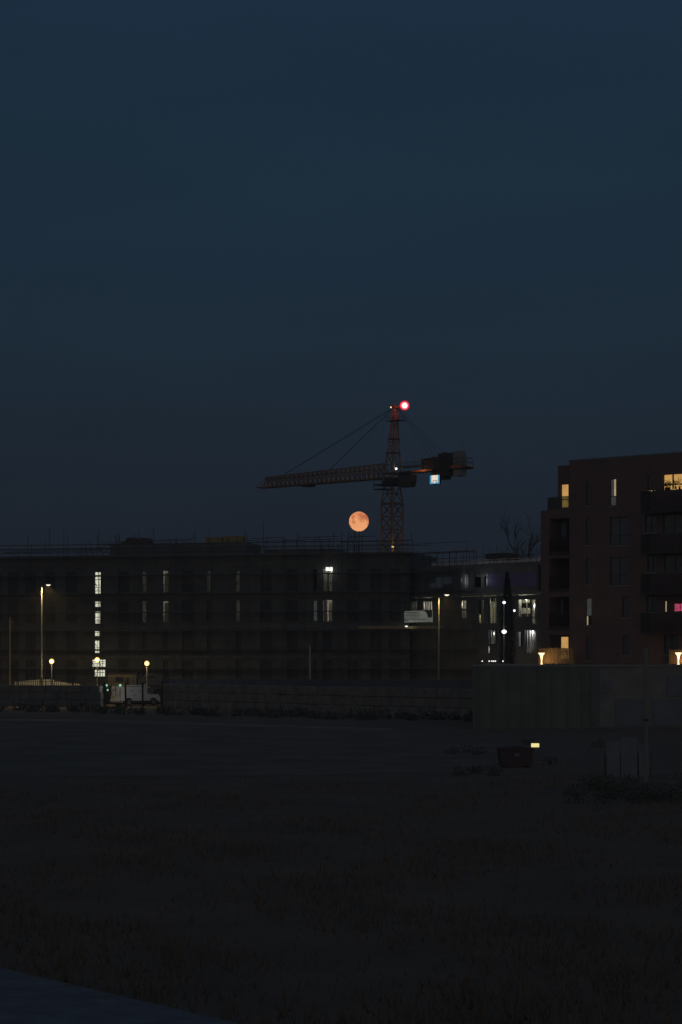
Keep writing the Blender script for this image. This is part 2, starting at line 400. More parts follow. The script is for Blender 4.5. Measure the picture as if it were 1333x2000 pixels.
# tower head
za = crz(797)-zs
hd = MB(); b0 = .72; t0 = .17; zt0 = .35
def hc(f, i): w = b0+(t0-b0)*f; return J(cs[i][0]/hw*w-.5*f, cs[i][1]/hw*w, zt0+(za-zt0)*f)
for i in range(4): hd.tube(hc(0,i), hc(1,i), .14, 4, .10)
lv = [0,.2,.36,.52,.68,.82,.94]
for a, b_ in zip(lv, lv[1:]):
    for i in range(4):
        j = (i+1)%4; hd.tube(hc(b_,i), hc(b_,j), .05, 4)
        hd.tube(hc(a,i), hc(b_,j), .045, 4)
hd.build('tower_head', M['crane'], crane)
cp = MB(); jbox(cp, -.82, -.18, -.32, .32, za-.05, za+.2); cp.tube(J(-.5,0,za+.2), J(-.5,0,za+.5), .08, 6)
cp.build('head_cap', M['craneorange'], crane)
pl = MB(); zp = crz(822)-zs; jbox(pl, -1.6, .5, -.6, .6, zp-.06, zp)
rail(pl, [(-1.6,-.6,zp),(.5,-.6,zp),(.5,.6,zp),(-1.6,.6,zp),(-1.6,-.6,zp)], .5, .02)
pl.build('head_platform', M['cranedark'], crane)
for zc in (885, 858):
    pk = MB(); zq = crz(zc)-zs; f = (zq-zt0)/(za-zt0); w = b0+(t0-b0)*f+.12
    for i in range(4):
        a = (cs[i][0]/hw*w, cs[i][1]/hw*w); c2 = (cs[(i+1)%4][0]/hw*w, cs[(i+1)%4][1]/hw*w); pk.tube(J(a[0]-.5*f,a[1],zq), J(c2[0]-.5*f,c2[1],zq), .07, 4)
    pk.build('head_band', M['cranedark'], crane)
ld = MB()
for w in (-.18,.18): ld.tube(J(-.62,w+.35,zt0), J(-.68,w*.6+.1,za), .025, 4)
for k in range(26):
    f = k/26; ld.tube(J(-.62-.06*f,.17-.18*f,zt0+(za-zt0)*f), J(-.62-.06*f,.53-.32*f,zt0+(za-zt0)*f), .02, 4)
ld.build('ladder', M['cranedark'], crane)
# pendants
pd_ = MB(); apx = J(.2,0,za+.05)
for px, py in ((553,927), (646,919)):
    s = ((px-766.5)/(509-766.5))*JL*.995
    for w in (-.09,.09):
        pd_.tube(J(-.3,w,za+.05), J(s,w,zb+jtop(s)), .022, 4)
for s in (-8.4, -6.6):
    pd_.tube(J(-.7,0,za+.05), J(s,.5,2.4), .016, 4); pd_.tube(J(-.7,0,za+.05), J(s,-.5,2.4), .016, 4)
pd_.build('pendant', M['cable'], crane)
# counter jib
cj = MB(); CL = -12.0
for w in (-.75,.75):
    cj.tube(J(.5,w,.05), J(CL,w,.05), .13, 4)
    cj.tube(J(-1,w,.75), J(-6.2,w,.75), .06, 4)
for k in range(12):
    cj.tube(J(-k,-.75,.05), J(-k,.75,.05), .07, 4); cj.tube(J(-k,-.75,.05), J(-k-1,.75,.05), .04, 4)
jbox(cj, -11.9, -.8, -.7, .7, .12, .16)
UPZ = Vector((0,0,.9)); du3 = Vector((math.cos(jang), math.sin(jang), 0))
cj.build('counter_jib', M['cranedark'], crane, UPZ)
ob = MB(); w_ = .93
a = Vector(J(-1.6,w_,.02)); 
for w in (.93,):
    ob.tube(J(-2.0,w,.02), J(-5.3,w,.02), .17, 4)
ob.build('counter_jib_beam', M['craneorange'], crane, UPZ-du3*1.9)
rl = MB(); rail(rl, [(-1.0,.8,1.06),(-11.9,.8,1.06),(-11.9,-.8,1.06),(-1.0,-.8,1.06)], 1.05, .03)
rail(rl, [(1.6,1.4,-.3),(-2.2,1.4,-.3)], 1.1, .03); rail(rl, [(2.1,.9,-.8),(.7,.9,-.8),(.7,-.9,-.8),(2.1,-.9,-.8),(2.1,.9,-.8)], 1.1, .03)
rl.build('railing', M['cranedark'], crane)
sp = MB(); jbox(sp, -2.3, 1.8, -1.35, 1.4, -.42, -.3); jbox(sp, .6, 2.2, -1.0, 1.0, -.88, -.8)
sp.build('slewing_platform', M['cranedark'], crane)
wh = MB(); jbox(wh, -9.6, -5.3, -.7, .7, .2, 1.25); jbox(wh, -9.8, -7.2, -.55, .6, 1.25, 1.9); jbox(wh, -5.9,-4.6,-.5,.5,.2,1.5)
for k in range(6): jbox(wh, -9.3+k*.6, -9.0+k*.6, .7, .76, .35, 1.1)
wh.tube(J(-8.2,-.62,1.6), J(-8.2,.7,1.6), .42, 12); wh.tube(J(-6.6,-.62,1.1), J(-6.6,.78,1.1), .5, 12)
wh.build('winch_house', M['cranedark'], crane, UPZ-du3*.5)
uh = MB(); jbox(uh, -8.3, -5.6, -.6, .6, -.75, .05); jbox(uh, -7.6, -6.5, -.5, .5, -1.1, -.75)
uh.build('cable_drum_housing', M['cranedark'], crane, UPZ-du3*1.2)
for s0, s1, z0, z1 in ((-11.0,-10.1,1.15,2.05), (-11.15,-10.1,.42,1.13), (-11.1,-10.1,-.85,.0)):
    cb = MB(); jbox(cb, s0, s1, -.62, .62, z0, z1); cb.build('counterweight', M['weight'], crane, UPZ)
of = MB(); jbox(of, -11.5, -9.9, -.85, -.66, .06, .38); jbox(of, -11.5, -9.9, .66, .85, .06, .38); jbox(of, -11.5,-11.2,-.64,.64,.06,.36)
of.build('counterweight_frame', M['craneorange'], crane, UPZ)
an = MB(); an.tube(J(-11.4,.5,.1), J(-11.4,.5,3.4), .04, 5); an.tube(J(-11.4,.1,3.1), J(-11.4,.9,3.1), .025, 4)
an.build('antenna', M['steel'], crane, UPZ)
cab = MB()
cb0 = [(-3.1,-.32),(-1.2,-.32),(-1.2,-1.75),(-2.85,-1.75),(-3.1,-1.1)]
i = len(cab.v)
for w in (.35, 1.55):
    for s, z in cb0: cab.v.append(J(s, w, z))
cab.f += [(0,1,2,3,4),(9,8,7,6,5)]+[(k,(k+1)%5+0,5+(k+1)%5,5+k) for k in range(5)]
cabo = cab.build('cab', M['cranedark'], crane, Vector((0,0,.9))-du3*1.1)
cw = MB(); cw.poly([J(-2.9,1.56,-.5),J(-1.5,1.56,-.5),J(-1.5,1.56,-1.2),J(-2.8,1.56,-1.2)]); cw.build('cab_window', M['glass'], cabo)
lpz = crz(796)-zs; ls = -2.45
# obstruction lamp on a bracket beside the head
bl = MB(); bl.tube(J(-.7,.2,za-.1), J(ls,.5,za-.42), .05, 5); bl.tube(J(ls,.5,za-.42), J(ls,.5,lpz-.3), .07, 6); bl.tube(J(ls,.5,lpz-.5), J(ls,.5,lpz-.43), .3, 12)
fz = crz(1071); MB().box(-.12,-1.75,fz,.16,-1.5,fz+.3).build('foot_lamp', G['amberdim'], crane); light('foot_light', (.05,-2.1,fz+.1), 2.5, (1,.62,.25), .1, crane)
blo = bl.build('lamp_bracket', M['cranedark'], crane)
rm = bpy.data.materials.new('red_obstruction_lamp'); rm.use_nodes = True
n = rm.node_tree.nodes; l = rm.node_tree.links; b = n['Principled BSDF']; b.inputs['Base Color'].default_value = (.5,.02,.03,1); b.inputs['Roughness'].default_value = .25
lw = n.new('ShaderNodeLayerWeight'); lw.inputs['Blend'].default_value = .5; rp = n.new('ShaderNodeValToRGB'); l.new(lw.outputs['Facing'], rp.inputs[0])
e = rp.color_ramp.elements; e[0].position = .08; e[0].color = shown(255,236,225,2.0); e[1].position = .5; e[1].color = shown(205,20,60,1.0)
x_ = rp.color_ramp.elements.new(.22); x_.color = shown(255,110,125,1.2)
l.new(rp.outputs[0], b.inputs['Emission Color']); b.inputs['Emission Strength'].default_value = 1
MB().lathe([(.0,-.58),(.33,-.5),(.53,-.27),(.6,0),(.53,.29),(.33,.52),(.0,.6)], 24, J(ls,.5,lpz)).build('obstruction_lamp', rm, crane, smooth=True)
light('obstruction_light', J(ls,1.1,lpz), 26, (1,.07,.05), .3, crane)
wl = MB().sphere(J(-1.55,1.0,crz(918)-zs), .13, 10, 8); wl.build('work_lamp', G['lampw'], crane)
ml = MB().sphere(J(.1,.1,za+.1), .09, 8, 6); ml.build('marker_lamp', G['trumpet'], crane)
gb = MB(); gb.tube(J(-1.15,1.0,crz(908)-zs-.5), J(-1.15,1.0,crz(901)-zs), .16, 8); gb.build('grey_cylinder', M['weight'], crane)
light('counter_jib_light', J(-5.6,1.7,1.0), 2.4, (1,.5,.2), .1, crane)
# lit sign box under the counter jib: it faces the camera side
sd = Vector((math.cos(up), math.sin(up), 0)); c0 = Vector(J(-6.2,1.05,-1.35))
sg = MB(); jbox(sg, -6.95, -5.35, .78, 1.0, -1.55, -.45); sgo = sg.build('sign_box', M['darksteel'], crane, Vector((0,0,.78))-du3*1.45)
def jface(mb, s0, s1, z0, z1, w): mb.poly([J(s1,w,z0),J(s0,w,z0),J(s0,w,z1),J(s1,w,z1)])
f_ = MB(); jface(f_, -6.9, -5.4, -1.5, -.5, 1.004); f_.build('sign_border', G['signb'], sgo)
f_ = MB(); jface(f_, -6.65, -5.65, -1.32, -.5, 1.008); f_.poly([J(-5.9,1.008,-1.32),J(-6.3,1.008,-1.32),J(-6.1,1.008,-1.45)]); f_.build('sign_panel', G['sign'], sgo)
f_ = MB()
for s0, s1 in ((-6.52,-6.42),(-6.40,-6.33),(-6.31,-6.22),(-6.12,-6.03),(-6.01,-5.94),(-5.92,-5.84)): jface(f_, s0, s1, -1.22, -1.1, 1.012)
f_.build('sign_lettering', M['ink'], sgo)
for w in (.8,.95): 
    
    for s1_ in (-5.6,-6.7): MB().tube(J(s1_,w,-.45), J(s1_,w,.0), .03, 4).build('sign_hanger', M['darksteel'], sgo)

# ------------------------------------------------------------------ building under scaffold (wing along the left)
ZB = 1.64
FA = Facade(-70, 241, 800, 229, ZB)
ba = thing('apartment_building', 'long dark unfinished apartment block wrapped in scaffolding', 'building', FA.loc(), FA.ang)
LA = FA.len; HA = 13.9; FL = [0, 3.2, 6.41, 9.66]
bays = [-40,-8,26,60,98,140,242,283,324,366,408,466,520,572,616,640,690,735,772]
wide = {616:.5, 408:.45, 466:.6, 324:.62, 283:.62, 640:1.05}
holes = []; wins = []; lit = {(324,3):'d',(324,2):'d',(408,3):'s',(466,3):'s',(466,2):'s',(616,3):'s',(640,3):'b',(640,2):'b',(283,3):'s',(283,2):'s',(616,2):'f',(366,3):'f'}
for px in bays:
    for fi, z in enumerate(FL):
        w = wide.get(px, 1.2)/2; u = FA.u(px); h0, h1 = z+.45, z+2.75
        holes.append((u-w, u+w, h0, h1)); wins.append((u, w, h0, h1, lit.get((px, fi)), px, fi))
st = [(185,196.5,1117,1161),(185,196,1174,1186),(185,195.5,1194,1218.5),(184.5,195,1232,1243),(184.5,194.5,1251,1276),(179.5,206,1288,1303),(184,205,1308,1322)]
sts = [FA.rect(*r) for r in st]; holes += sts
wl_ = MB(); wall_holes(wl_, 0, LA, -.1, HA, holes); 
for a, b_ in (((0,0),(0,14)), ((LA,0),(LA,14))): wl_.poly([(*a,-.1),(*b_,-.1),(*b_,HA),(*a,HA)])
wl_.poly([(0,14,-.1),(LA,14,-.1),(LA,14,HA),(0,14,HA)])
wl_.build('wall', M['dark'], ba)
rf = MB(); rf.box(-.1,-.1,HA,LA+.1,14.1,HA+.3); rf.build('roof', M['dark2'], ba)
pp = MB(); pp.box(FA.u(200),2.5,HA+.3,FA.u(470),8,HA+1.6); pp.box(FA.u(500),3.5,HA+.3,FA.u(640),8,HA+.9); pp.build('roof_block', M['dark'], ba)
for z in FL[1:]:
    s_ = MB(); s_.box(0,-.06,z-.2,LA,-.004,z+.08); s_.build('slab_edge', M['dark2'], ba)
first = None
for u, w, h0, h1, k, px, fi in wins:
    if k is None or k == 'f':
        f_ = MB()
        for a in (-w, w-.06): f_.box(a,.1,0,a+.06,.18,h1-h0)
        f_.box(-w+.06,.1,0,w-.06,.18,.06); f_.box(-w+.06,.1,h1-h0-.06,w-.06,.18,h1-h0); f_.box(-w+.06,.1,(h1-h0)*.3,w-.06,.18,(h1-h0)*.3+.05)
        o = f_.build('window', M['frame'], ba, (u,0,h0))
        MB().poly([(-w+.06,.14,.06),(w-.06,.14,.06),(w-.06,.14,h1-h0-.06),(-w+.06,.14,h1-h0-.06)]).build('pane', G['greyw'] if k == 'f' and w < .3 else M['glassb'], o)
    else:                                         # open, lit room behind the opening
        rm_ = MB(); x0, x1, y1, z0, z1 = u-1.2, u+1.5, 3.4, FL[fi]+.1, FL[fi]+2.95; y0 = .23
        rm_.poly([(x0,y0,z0),(x0,y1,z0),(x1,y1,z0),(x1,y0,z0)]); rm_.poly([(x0,y0,z1),(x1,y0,z1),(x1,y1,z1),(x0,y1,z1)])
        rm_.poly([(x0,y0,z0),(x0,y0,z1),(x0,y1,z1),(x0,y1,z0)]); rm_.poly([(x1,y0,z0),(x1,y1,z0),(x1,y1,z1),(x1,y0,z1)]); rm_.poly([(x0,y1,z0),(x0,y1,z1),(x1,y1,z1),(x1,y1,z0)])
        ro = rm_.build('room', M['room'], ba)
        pw = {'b': 6, 'd': 2.6, 's': .55}[k]
        lx = u+.45 if k == 'b' else u+random.uniform(.3,1.0)
        MB().tube((lx,1.3,z1-.12),(lx+.05,2.5,z1-.12),.06,6).build('tube_light', G['tubel'], ro)
        light('room_light', (lx,1.8,z1-.35), pw, (1,.96,.82), .12, ro)
        if k == 'd':
            bd = MB(); bd.box(u-w,.5,h0,u+w,.52,h1-.2); bd.build('partition', M['room'], ro)
        if k == 'b':
            bd = MB(); bd.box(u-.05,.9,z0,u+.6,1.0,z1-.5); bd.box(u-w,.3,h0,u-w+.42,.34,h1); bd.build('partition', M['room'], ro)
        if k == 's':
            bd = MB(); bd.box(u-.02,.6,z0,u+.5,.7,z1); bd.build('partition', M['dark'], ro)
for u0, u1, z0, z1 in sts:
    f_ = MB(); f_.box(0,.1,0,.04,.16,z1-z0); f_.box(u1-u0-.04,.1,0,u1-u0,.16,z1-z0); f_.box(.04,.1,0,u1-u0-.04,.16,.04); f_.box(.04,.1,z1-z0-.04,u1-u0-.04,.16,z1-z0)
    f_.box((u1-u0)*.55,.1,.04,(u1-u0)*.55+.04,.16,z1-z0-.04)
    o = f_.build('stair_window', M['frame'], ba, (u0,0,z0))
    MB().poly([(.04,.14,.04),(u1-u0-.04,.14,.04),(u1-u0-.04,.14,z1-z0-.04),(.04,.14,z1-z0-.04)]).build('pane', G['stair'], o)
# lamp fitting seen at an upper window
fx = FA.rect(637,650,1108,1115); fl = MB(); fl.box(fx[0],-.05,fx[2],fx[1],.02,fx[3]); fl.build('wall_lamp', G['tubel'], ba)
light('wall_lamp_light', ((fx[0]+fx[1])/2,-.5,fx[2]-.1), .9, (1,.96,.85), .1, ba)

sca = thing('scaffold', 'dense tube scaffolding across the long unfinished block with poles above its roof', 'scaffold', FA.loc(), FA.ang)
rnd = random.Random(3); sp_ = 2.05; ncol = int(LA/sp_)
lifts = [1.9+2.0*k for k in range(7)]
for k in range(ncol+1):
    for yy in (-1.55, -.42):
        top_ = HA+rnd.choice([1.3,1.7,2.0,2.4,2.9,3.3,1.6])+rnd.uniform(-.2,.2)
        if FA.u(60) > k*sp_: top_ -= .6
        MB().tube((k*sp_+rnd.uniform(-.08,.08),yy,-1.6 if yy < -1 else 0),(k*sp_+rnd.uniform(-.1,.1),yy,top_),.032,5).build('standard', M['tube'], sca)
for z in lifts+[HA+.55, HA+.9, HA+1.4]:
    for yy in (-1.55,-.42):
        MB().tube((-.5,yy-.05,z+rnd.uniform(-.05,.05)),(LA+.4,yy-.05,z+rnd.uniform(-.05,.05)),.03,5).build('ledger', M['tube'], sca)
for z in lifts:
    b_ = MB(); b_.box(0,-1.5,z+.04,LA,-.5,z+.09); b_.build('deck_board', M['board'], sca)
    MB().tube((-.3,-1.62,z+1.0),(LA+.3,-1.62,z+1.0),.028,5).build('guard_rail', M['tube'], sca)
for k in range(0, ncol, 3):
    for j in range(0, len(lifts)-1, 2):
        MB().tube((k*sp_,-1.64,lifts[j]),(min(k+1,ncol)*sp_,-1.64,lifts[j+1]),.028,5).build('brace', M['tube'], sca)
for x0, x1, yy in ((462,520,1058),(500,560,1053),(520,600,1058),(560,668,1056),(590,668,1051),(215,330,1066),(215,380,1060),(300,385,1056),(330,480,1064),(672,760,1060),(690,740,1050),(700,850,1068),(20,210,1079),(90,330,1073)):
    z = FA.z((x0+x1)/2, yy); MB().tube((FA.u(x0),-1.6,z),(FA.u(x1),-1.6,z+.05),.035,5).build('guard_rail', M['tube'], sca)
for px, py in ((697,1040),(701,1044),(706,1038),(712,1046),(489,1045),(586,1040),(648,1052),(672,1040),(560,1048),(620,1050),(43,1072),(120,1078),(350,1050),(362,1056)):
    MB().tube((FA.u(px),-1.0,HA-1.5),(FA.u(px)+.03,-1.0,FA.z(px,py)),.035,5).build('standard', M['tube'], sca)
for k in range(34):
    px = rnd.uniform(150,840); MB().tube((FA.u(px),rnd.choice((-1.5,-.5,.6,1.5)),HA-.5),(FA.u(px)+.02,-1.0,HA+rnd.uniform(.9,2.7)),.034,5).build('standard', M['tube'], sca)
for x0, x1, yy in ((176,206,1127.5),(176,206,1133.5),(176,206,1149),(176,206,1155.5),(176,206,1177),(176,206,1206.5),(176,206,1213.5),(176,206,1236),(176,206,1266),(176,206,1271.5),(172,212,1293),(172,212,1297),(172,212,1314)):
    z = FA.z((x0+x1)/2, yy); MB().tube((FA.u(x0),-1.25,z),(FA.u(x1),-1.25,z+.03),.034,5).build('guard_rail', M['tube'], sca)
for x0, y0, x1, y1 in ((187,1127,197,1147),(197,1194,186,1207),(188,1252,197,1263),(186,1288,192,1303),(198,1288,206,1303),(189,1308,196,1322),(184,1315,190,1310)):
    MB().tube((FA.u(x0),-1.2,FA.z(190,y0)),(FA.u(x1),-1.2,FA.z(190,y1)),.036,5).build('brace', M['tube'], sca)
for yy in (1153,1211,1271,1311):
    z = FA.z(190,yy); x = FA.u(183)
    while x < FA.u(200): w = rnd.uniform(.08,.2); MB().box(x,-1.0,z,x+w,-.9,z+rnd.uniform(.06,.2)).build('clamp', M['tube'], sca); x += w+rnd.uniform(.1,.4)
r_ = FA.rect(700,792,1223,1228,-1.7); b_ = MB(); b_.box(r_[0],-1.72,r_[2],r_[1],-1.68,r_[3]); b_.build('toe_board', M['toe'], sca)
# things on the roof of this wing
for px0, px1, y0, y1, lab in ((385,418,1046,1064,'yellowish wrapped pack on the scaffold roof, left one of the pair'),(420,457,1044,1064,'yellowish wrapped pack on the scaffold roof, right one of the pair')):
    r_ = FA.rect(px0, px1, y0, y1+2); hgt = r_[3]-(HA+1.6); o = thing('insulation_pack', lab, 'pack', Vector(FA.loc())+Vector((0,0,0)), FA.ang, 'wrapped packs on the roof')
    b_ = MB(); b_.box(r_[0],3.0,HA+1.603,r_[1],4.6,r_[3]); b_.build('wrap', M['pack'], o)
    s_ = MB()
    for f in (.25,.75): x = r_[0]+(r_[1]-r_[0])*f; s_.box(x-.03,2.985,HA+1.61,x+.03,4.61,r_[3]+.012)
    s_.build('strap', M['brown'], o)
tb = MB(); 
x0, x1 = FA.u(216), FA.u(270)
for k in range(7):
    for j in range(3): pass
prof = [(x0,HA+1.6),(x0+.1,HA+1.95),(x0+.6,HA+2.0),(x0+.7,HA+2.3),(x0+1.3,HA+2.4),(x0+1.5,HA+2.15),(x0+2.2,HA+2.2),(x0+2.3,HA+2.35),(x1-.2,HA+2.3),(x1,HA+1.6)]
tb.prism(prof, 3.2, 5.2); o = tb.build('sheeted_stack', M['brown'], None); o.location = FA.loc(); o.rotation_euler = (0,0,FA.ang)
tag(o, 'dark lumpy sheeted stack on the roof left of the yellowish packs', 'stack')

# ------------------------------------------------------------------ open concrete wing to the right
FB = Facade(792, 231, 1068, 216.5, ZB)
bb = thing('concrete_frame_building', 'unfinished concrete frame wing with lit open floors and a pale roof edge', 'building', FB.loc(), FB.ang)
LB = FB.len; LV = [3.2, 6.41, 9.66, 12.6]
for z in LV:
    s_ = MB(); s_.box(0,0,z-.3,LB,12,z); s_.build('floor_slab' if z < 12 else 'roof_slab', M['concrete'] if z < 12 else M['dark2'], bb)
s_ = MB(); s_.box(0,12,0,LB,12.3,12.3); s_.build('back_wall', M['room'], bb)
for ue in (LB, -.3): s_ = MB(); s_.box(ue,0,0,ue+.3,12.3,12.6); s_.build('end_wall', M['dark'], bb)
cols_px = [845,895,940,975,1010,1046]
for px in cols_px:
    for z0, z1 in zip([0]+LV[:-1], [z-.3 for z in LV]):
        u = FB.u(px); c_ = MB(); c_.box(u-.14,.15,z0,u+.14,.45,z1); c_.build('column', M['concrete'], bb)
# dark outer sheathing with openings
op = []
def bo(x0, x1, y0, y1): r = FB.rect(x0, x1, y0, y1); op.append(r); return r
for r in ((802,816,1174,1192),(826,845,1174,1197),(901,913,1172,1208),(935,945,1172,1217),(955,971,1168,1217),(982,987,1170,1200),(1008,1052,1171,1205),(1039,1052,1205.2,1220),
          (954,972,1231,1258),(954,959,1262,1276),(1026,1051,1231,1277),(928,951,1122,1147),(1010,1022,1234,1262)): bo(*r)
sh = MB(); wall_holes(sh, 0, LB, 0, 9.3, op, -.02, .12); sh.build('sheathing', M['dark'], bb)
sh = MB(); wall_holes(sh, 0, FB.u(955), 9.66, 12.3, op, -.02, .12); sh.build('sheathing', M['dark'], bb)
pm = MB(); u0, u1 = FB.u(955), FB.u(1050); r = FB.rect(955,1050,1120,1146); pm.box(u0,-.05,r[2],u1,.02,r[3]); pm.build('membrane', M['purple'], bb)
pm = MB(); pm.box(u0,-.03,9.66,u1,.02,r[2]); pm.build('sheathing', M['dark2'], bb); MB().box(u0,-.03,r[3],u1,.02,12.3).build('sheathing', M['dark2'], bb)
for x0, x1, y0, y1 in ((911,916.5,1121,1149),(952,954.5,1120,1146)):
    r = FB.rect(x0,x1,y0,y1); s_ = MB(); s_.box(r[0],-.14,r[2],r[1],-.03,r[3]); s_.build('pale_post', M['railw'], bb)
for u, z in ((FB.u(913)-.2, 11.0), (FB.u(953)-.15, 11.0)): light('post_light', (u,-.55,z), .8, (.9,.93,1), .05, bb)
r = FB.rect(930,949,1122,1130); s_ = MB()
s_.box(r[0],.0,r[2]+.2,r[1],.1,r[3]); s_.build('opening_frame', M['concrete'], bb)
rb = MB(); u0, u1 = FB.u(845), FB.u(1058); k = 0; u = u0
while u < u1-.3:
    w = min(random.uniform(1.1,1.9), u1-u); z = FB.z(845+(1058-845)*(u-u0)/(u1-u0), 1096)
    rb.box(u,-.1,12.62,u+w-.12,-.06,12.62+random.uniform(.22,.32)); 
    rb.box(u+.1,-.1,12.98,u+w-.2,-.06,13.06); u += w
rb.build('roof_edge_board', M['white'], bb)
rp_ = MB()
for px in range(790, 1056, 13): rp_.tube((FB.u(px),-.14,12.5),(FB.u(px),-.14,13.7+random.uniform(0,.7)),.03,5)
rp_.tube((0,-.16,13.35),(LB,-.16,13.35),.028,5)
rp_.build('roof_guard_rail', M['tube'], bb)
# inside: studs and pale partitions in the lit rooms
stu = MB()
for px in (804,809,813,829,833,837,842,903,907,911,958,964,968,1041,1044,1048,1012,1018,1030):
    u = FB.u(px,.58); stu.box(u-.035,.55,6.41,u+.035,.62,9.36)
for px in (956,960,966,1031,1036,1041,1046): u = FB.u(px,.58); stu.box(u-.04,.55,3.2,u+.04,.62,6.1)
stu.build('stud_frame', M['room'], bb)
for (x0,x1,y0,y1,d) in ((1018,1036,1188,1199,1.2),(1041,1051,1172,1220,1.4),(957,969,1176,1217,2.0),(937,944,1200,1217,.7),(1012,1035,1171,1178,1.6),(1028,1050,1262,1273,.9),(1038,1050,1231,1262,1.5),(827,845,1172,1196,1.5),(962,968,1232,1257,1.0),(902,912,1172,1207,1.3)):
    r = FB.rect(x0,x1,y0,y1,d); s_ = MB(); s_.box(r[0],d,r[2],r[1],d+.06,r[3]); s_.build('partition', M['room'], bb)
for px, z, pw, c_, y in ((1028,8.9,13,(1,.95,.7),.5),(1046,8.2,9,(1,.95,.75),.6),(963,8.8,7,(.92,1,.65),.9),(940,7.3,3,(1,.85,.45),.35),(907,8.6,3.5,(1,.97,.8),.7),(836,8.6,5,(1,.97,.85),.8),(809,8.5,.7,(1,.97,.85),.8),(985,8.8,2,(1,1,.8),.5),
                          (1040,5.6,12,(.95,.97,1),.4),(965,5.5,1.6,(.95,1,.9),.5),(956,3.9,1.2,(1,1,1),.4)):
    light('floor_light', (FB.u(px,y),y,z), pw*.65, c_, .06, bb)
scb = thing('scaffold', 'scaffolding with a lit banner in front of the open concrete frame wing', 'scaffold', FB.loc(), FB.ang)
ub = FB.u(932)
for k in range(7):
    for yy in (-1.5,-.45): MB().tube((k*ub/6,yy,-1.6),(k*ub/6,yy,random.uniform(12.6,14.4)),.032,5).build('standard', M['tube'], scb)
for z in lifts:
    for yy in (-1.55,-.4): MB().tube((-.6,yy,z),(ub+.3,yy,z),.03,5).build('ledger', M['tube'], scb)
    MB().box(0,-1.45,z+.04,ub,-.5,z+.09).build('deck_board', M['board'], scb)
    MB().tube((-.6,-1.6,z+1.0),(ub+.3,-1.6,z+1.0),.028,5).build('guard_rail', M['tube'], scb)
r_ = FB.rect(792,865,1223,1228,-1.7); MB().box(r_[0],-1.72,r_[2],r_[1],-1.68,r_[3]).build('toe_board', M['toe'], scb)
# banner on that scaffold
r = FB.rect(790,845,1193,1215.5,-1.75)
bn = thing('banner', 'pale wide banner with dark lines of text tied to the scaffolding', 'banner', FB.loc(), FB.ang)
sh = MB(); nxb = 16
for k in range(nxb):
    a = r[0]+(r[1]-r[0])*k/nxb; b_ = r[0]+(r[1]-r[0])*(k+1)/nxb; ya = -1.72+.05*math.sin(k*1.3); yb = -1.72+.05*math.sin((k+1)*1.3)
    sh.poly([(a,ya,r[2]),(b_,yb,r[2]),(b_,yb,r[3]),(a,ya,r[3])])
sh.build('sheet', G['bannerglow'], bn)   # sheet given its own glow in place of lamplight on it
tx = MB(); W_ = r[1]-r[0]; Hh = r[3]-r[2]; rr = random.Random(5)
for fy, x1, hh in ((.80,.52,.09),(.60,.60,.08),(.46,.55,.035),(.36,.5,.035),(.22,.8,.06)):
    x = .04
    while x < x1:
        w = rr.uniform(.03,.085); tx.box(r[0]+W_*x,-1.79,r[2]+Hh*fy,r[0]+W_*min(x+w,x1),-1.785,r[2]+Hh*(fy+hh)); x += w+.012
tx.build('lettering', M['ink'], bn)
em_ = MB(); em_.poly([(r[0]+W_*x,-1.788,r[2]+Hh*z) for x, z in ((.72,1.0),(.80,.82),(.84,.6),(.87,.36),(1,.42),(1,1.0))]); em_.build('emblem', M['greenink'], bn)
light('banner_light', Vector((r[0]+W_*.25,-2.3,r[2]-.3)), .5, (1,.97,.88), .05, bn)
bl_ = MB(); bl_.tube((r[0]+W_*.17,-2.35,r[2]-.42),(r[0]+W_*.17,-2.0,r[2]-.42),.07,8); bl_.build('banner_lamp', G['tubel'], bn)
for x0,x1,y0,y1,lab in ((852,885,1127,1141,'pale blue sheeting hung on the scaffold, upper sheet'),(839,868,1139,1148,'pale blue sheeting hung on the scaffold, lower sheet')):
    r = FB.rect(x0,x1,y0,y1,-1.75); s_ = MB()
    for k in range(8):
        a = r[0]+(r[1]-r[0])*k/8; b_ = r[0]+(r[1]-r[0])*(k+1)/8; ya = -1.75+.08*math.sin(k*1.7+x0); yb = -1.75+.08*math.sin((k+1)*1.7+x0)
        s_.poly([(a,ya,r[2]+.06*math.sin(k*2)),(b_,yb,r[2]+.06*math.sin(k*2+2)),(b_,yb,r[3]),(a,ya,r[3])])
    o = s_.build('tarpaulin', M['tarp']); o.location = FB.loc(); o.rotation_euler = (0,0,FB.ang); tag(o, lab, 'sheeting', 'blue sheets on the scaffold')
r = FB.rect(916,956,1079,1093); o = thing('site_hut', 'dark brown flat box hut on the roof behind the pale roof edge', 'hut', FB.loc(), FB.ang)
MB().box(r[0],2.5,12.603,r[1],4.5,r[3]-.08).build('hut_body', M['brown'], o); MB().box(r[0]-.1,2.4,r[3]-.08,r[1]+.1,4.6,r[3]).build('hut_roof', M['dark2'], o)

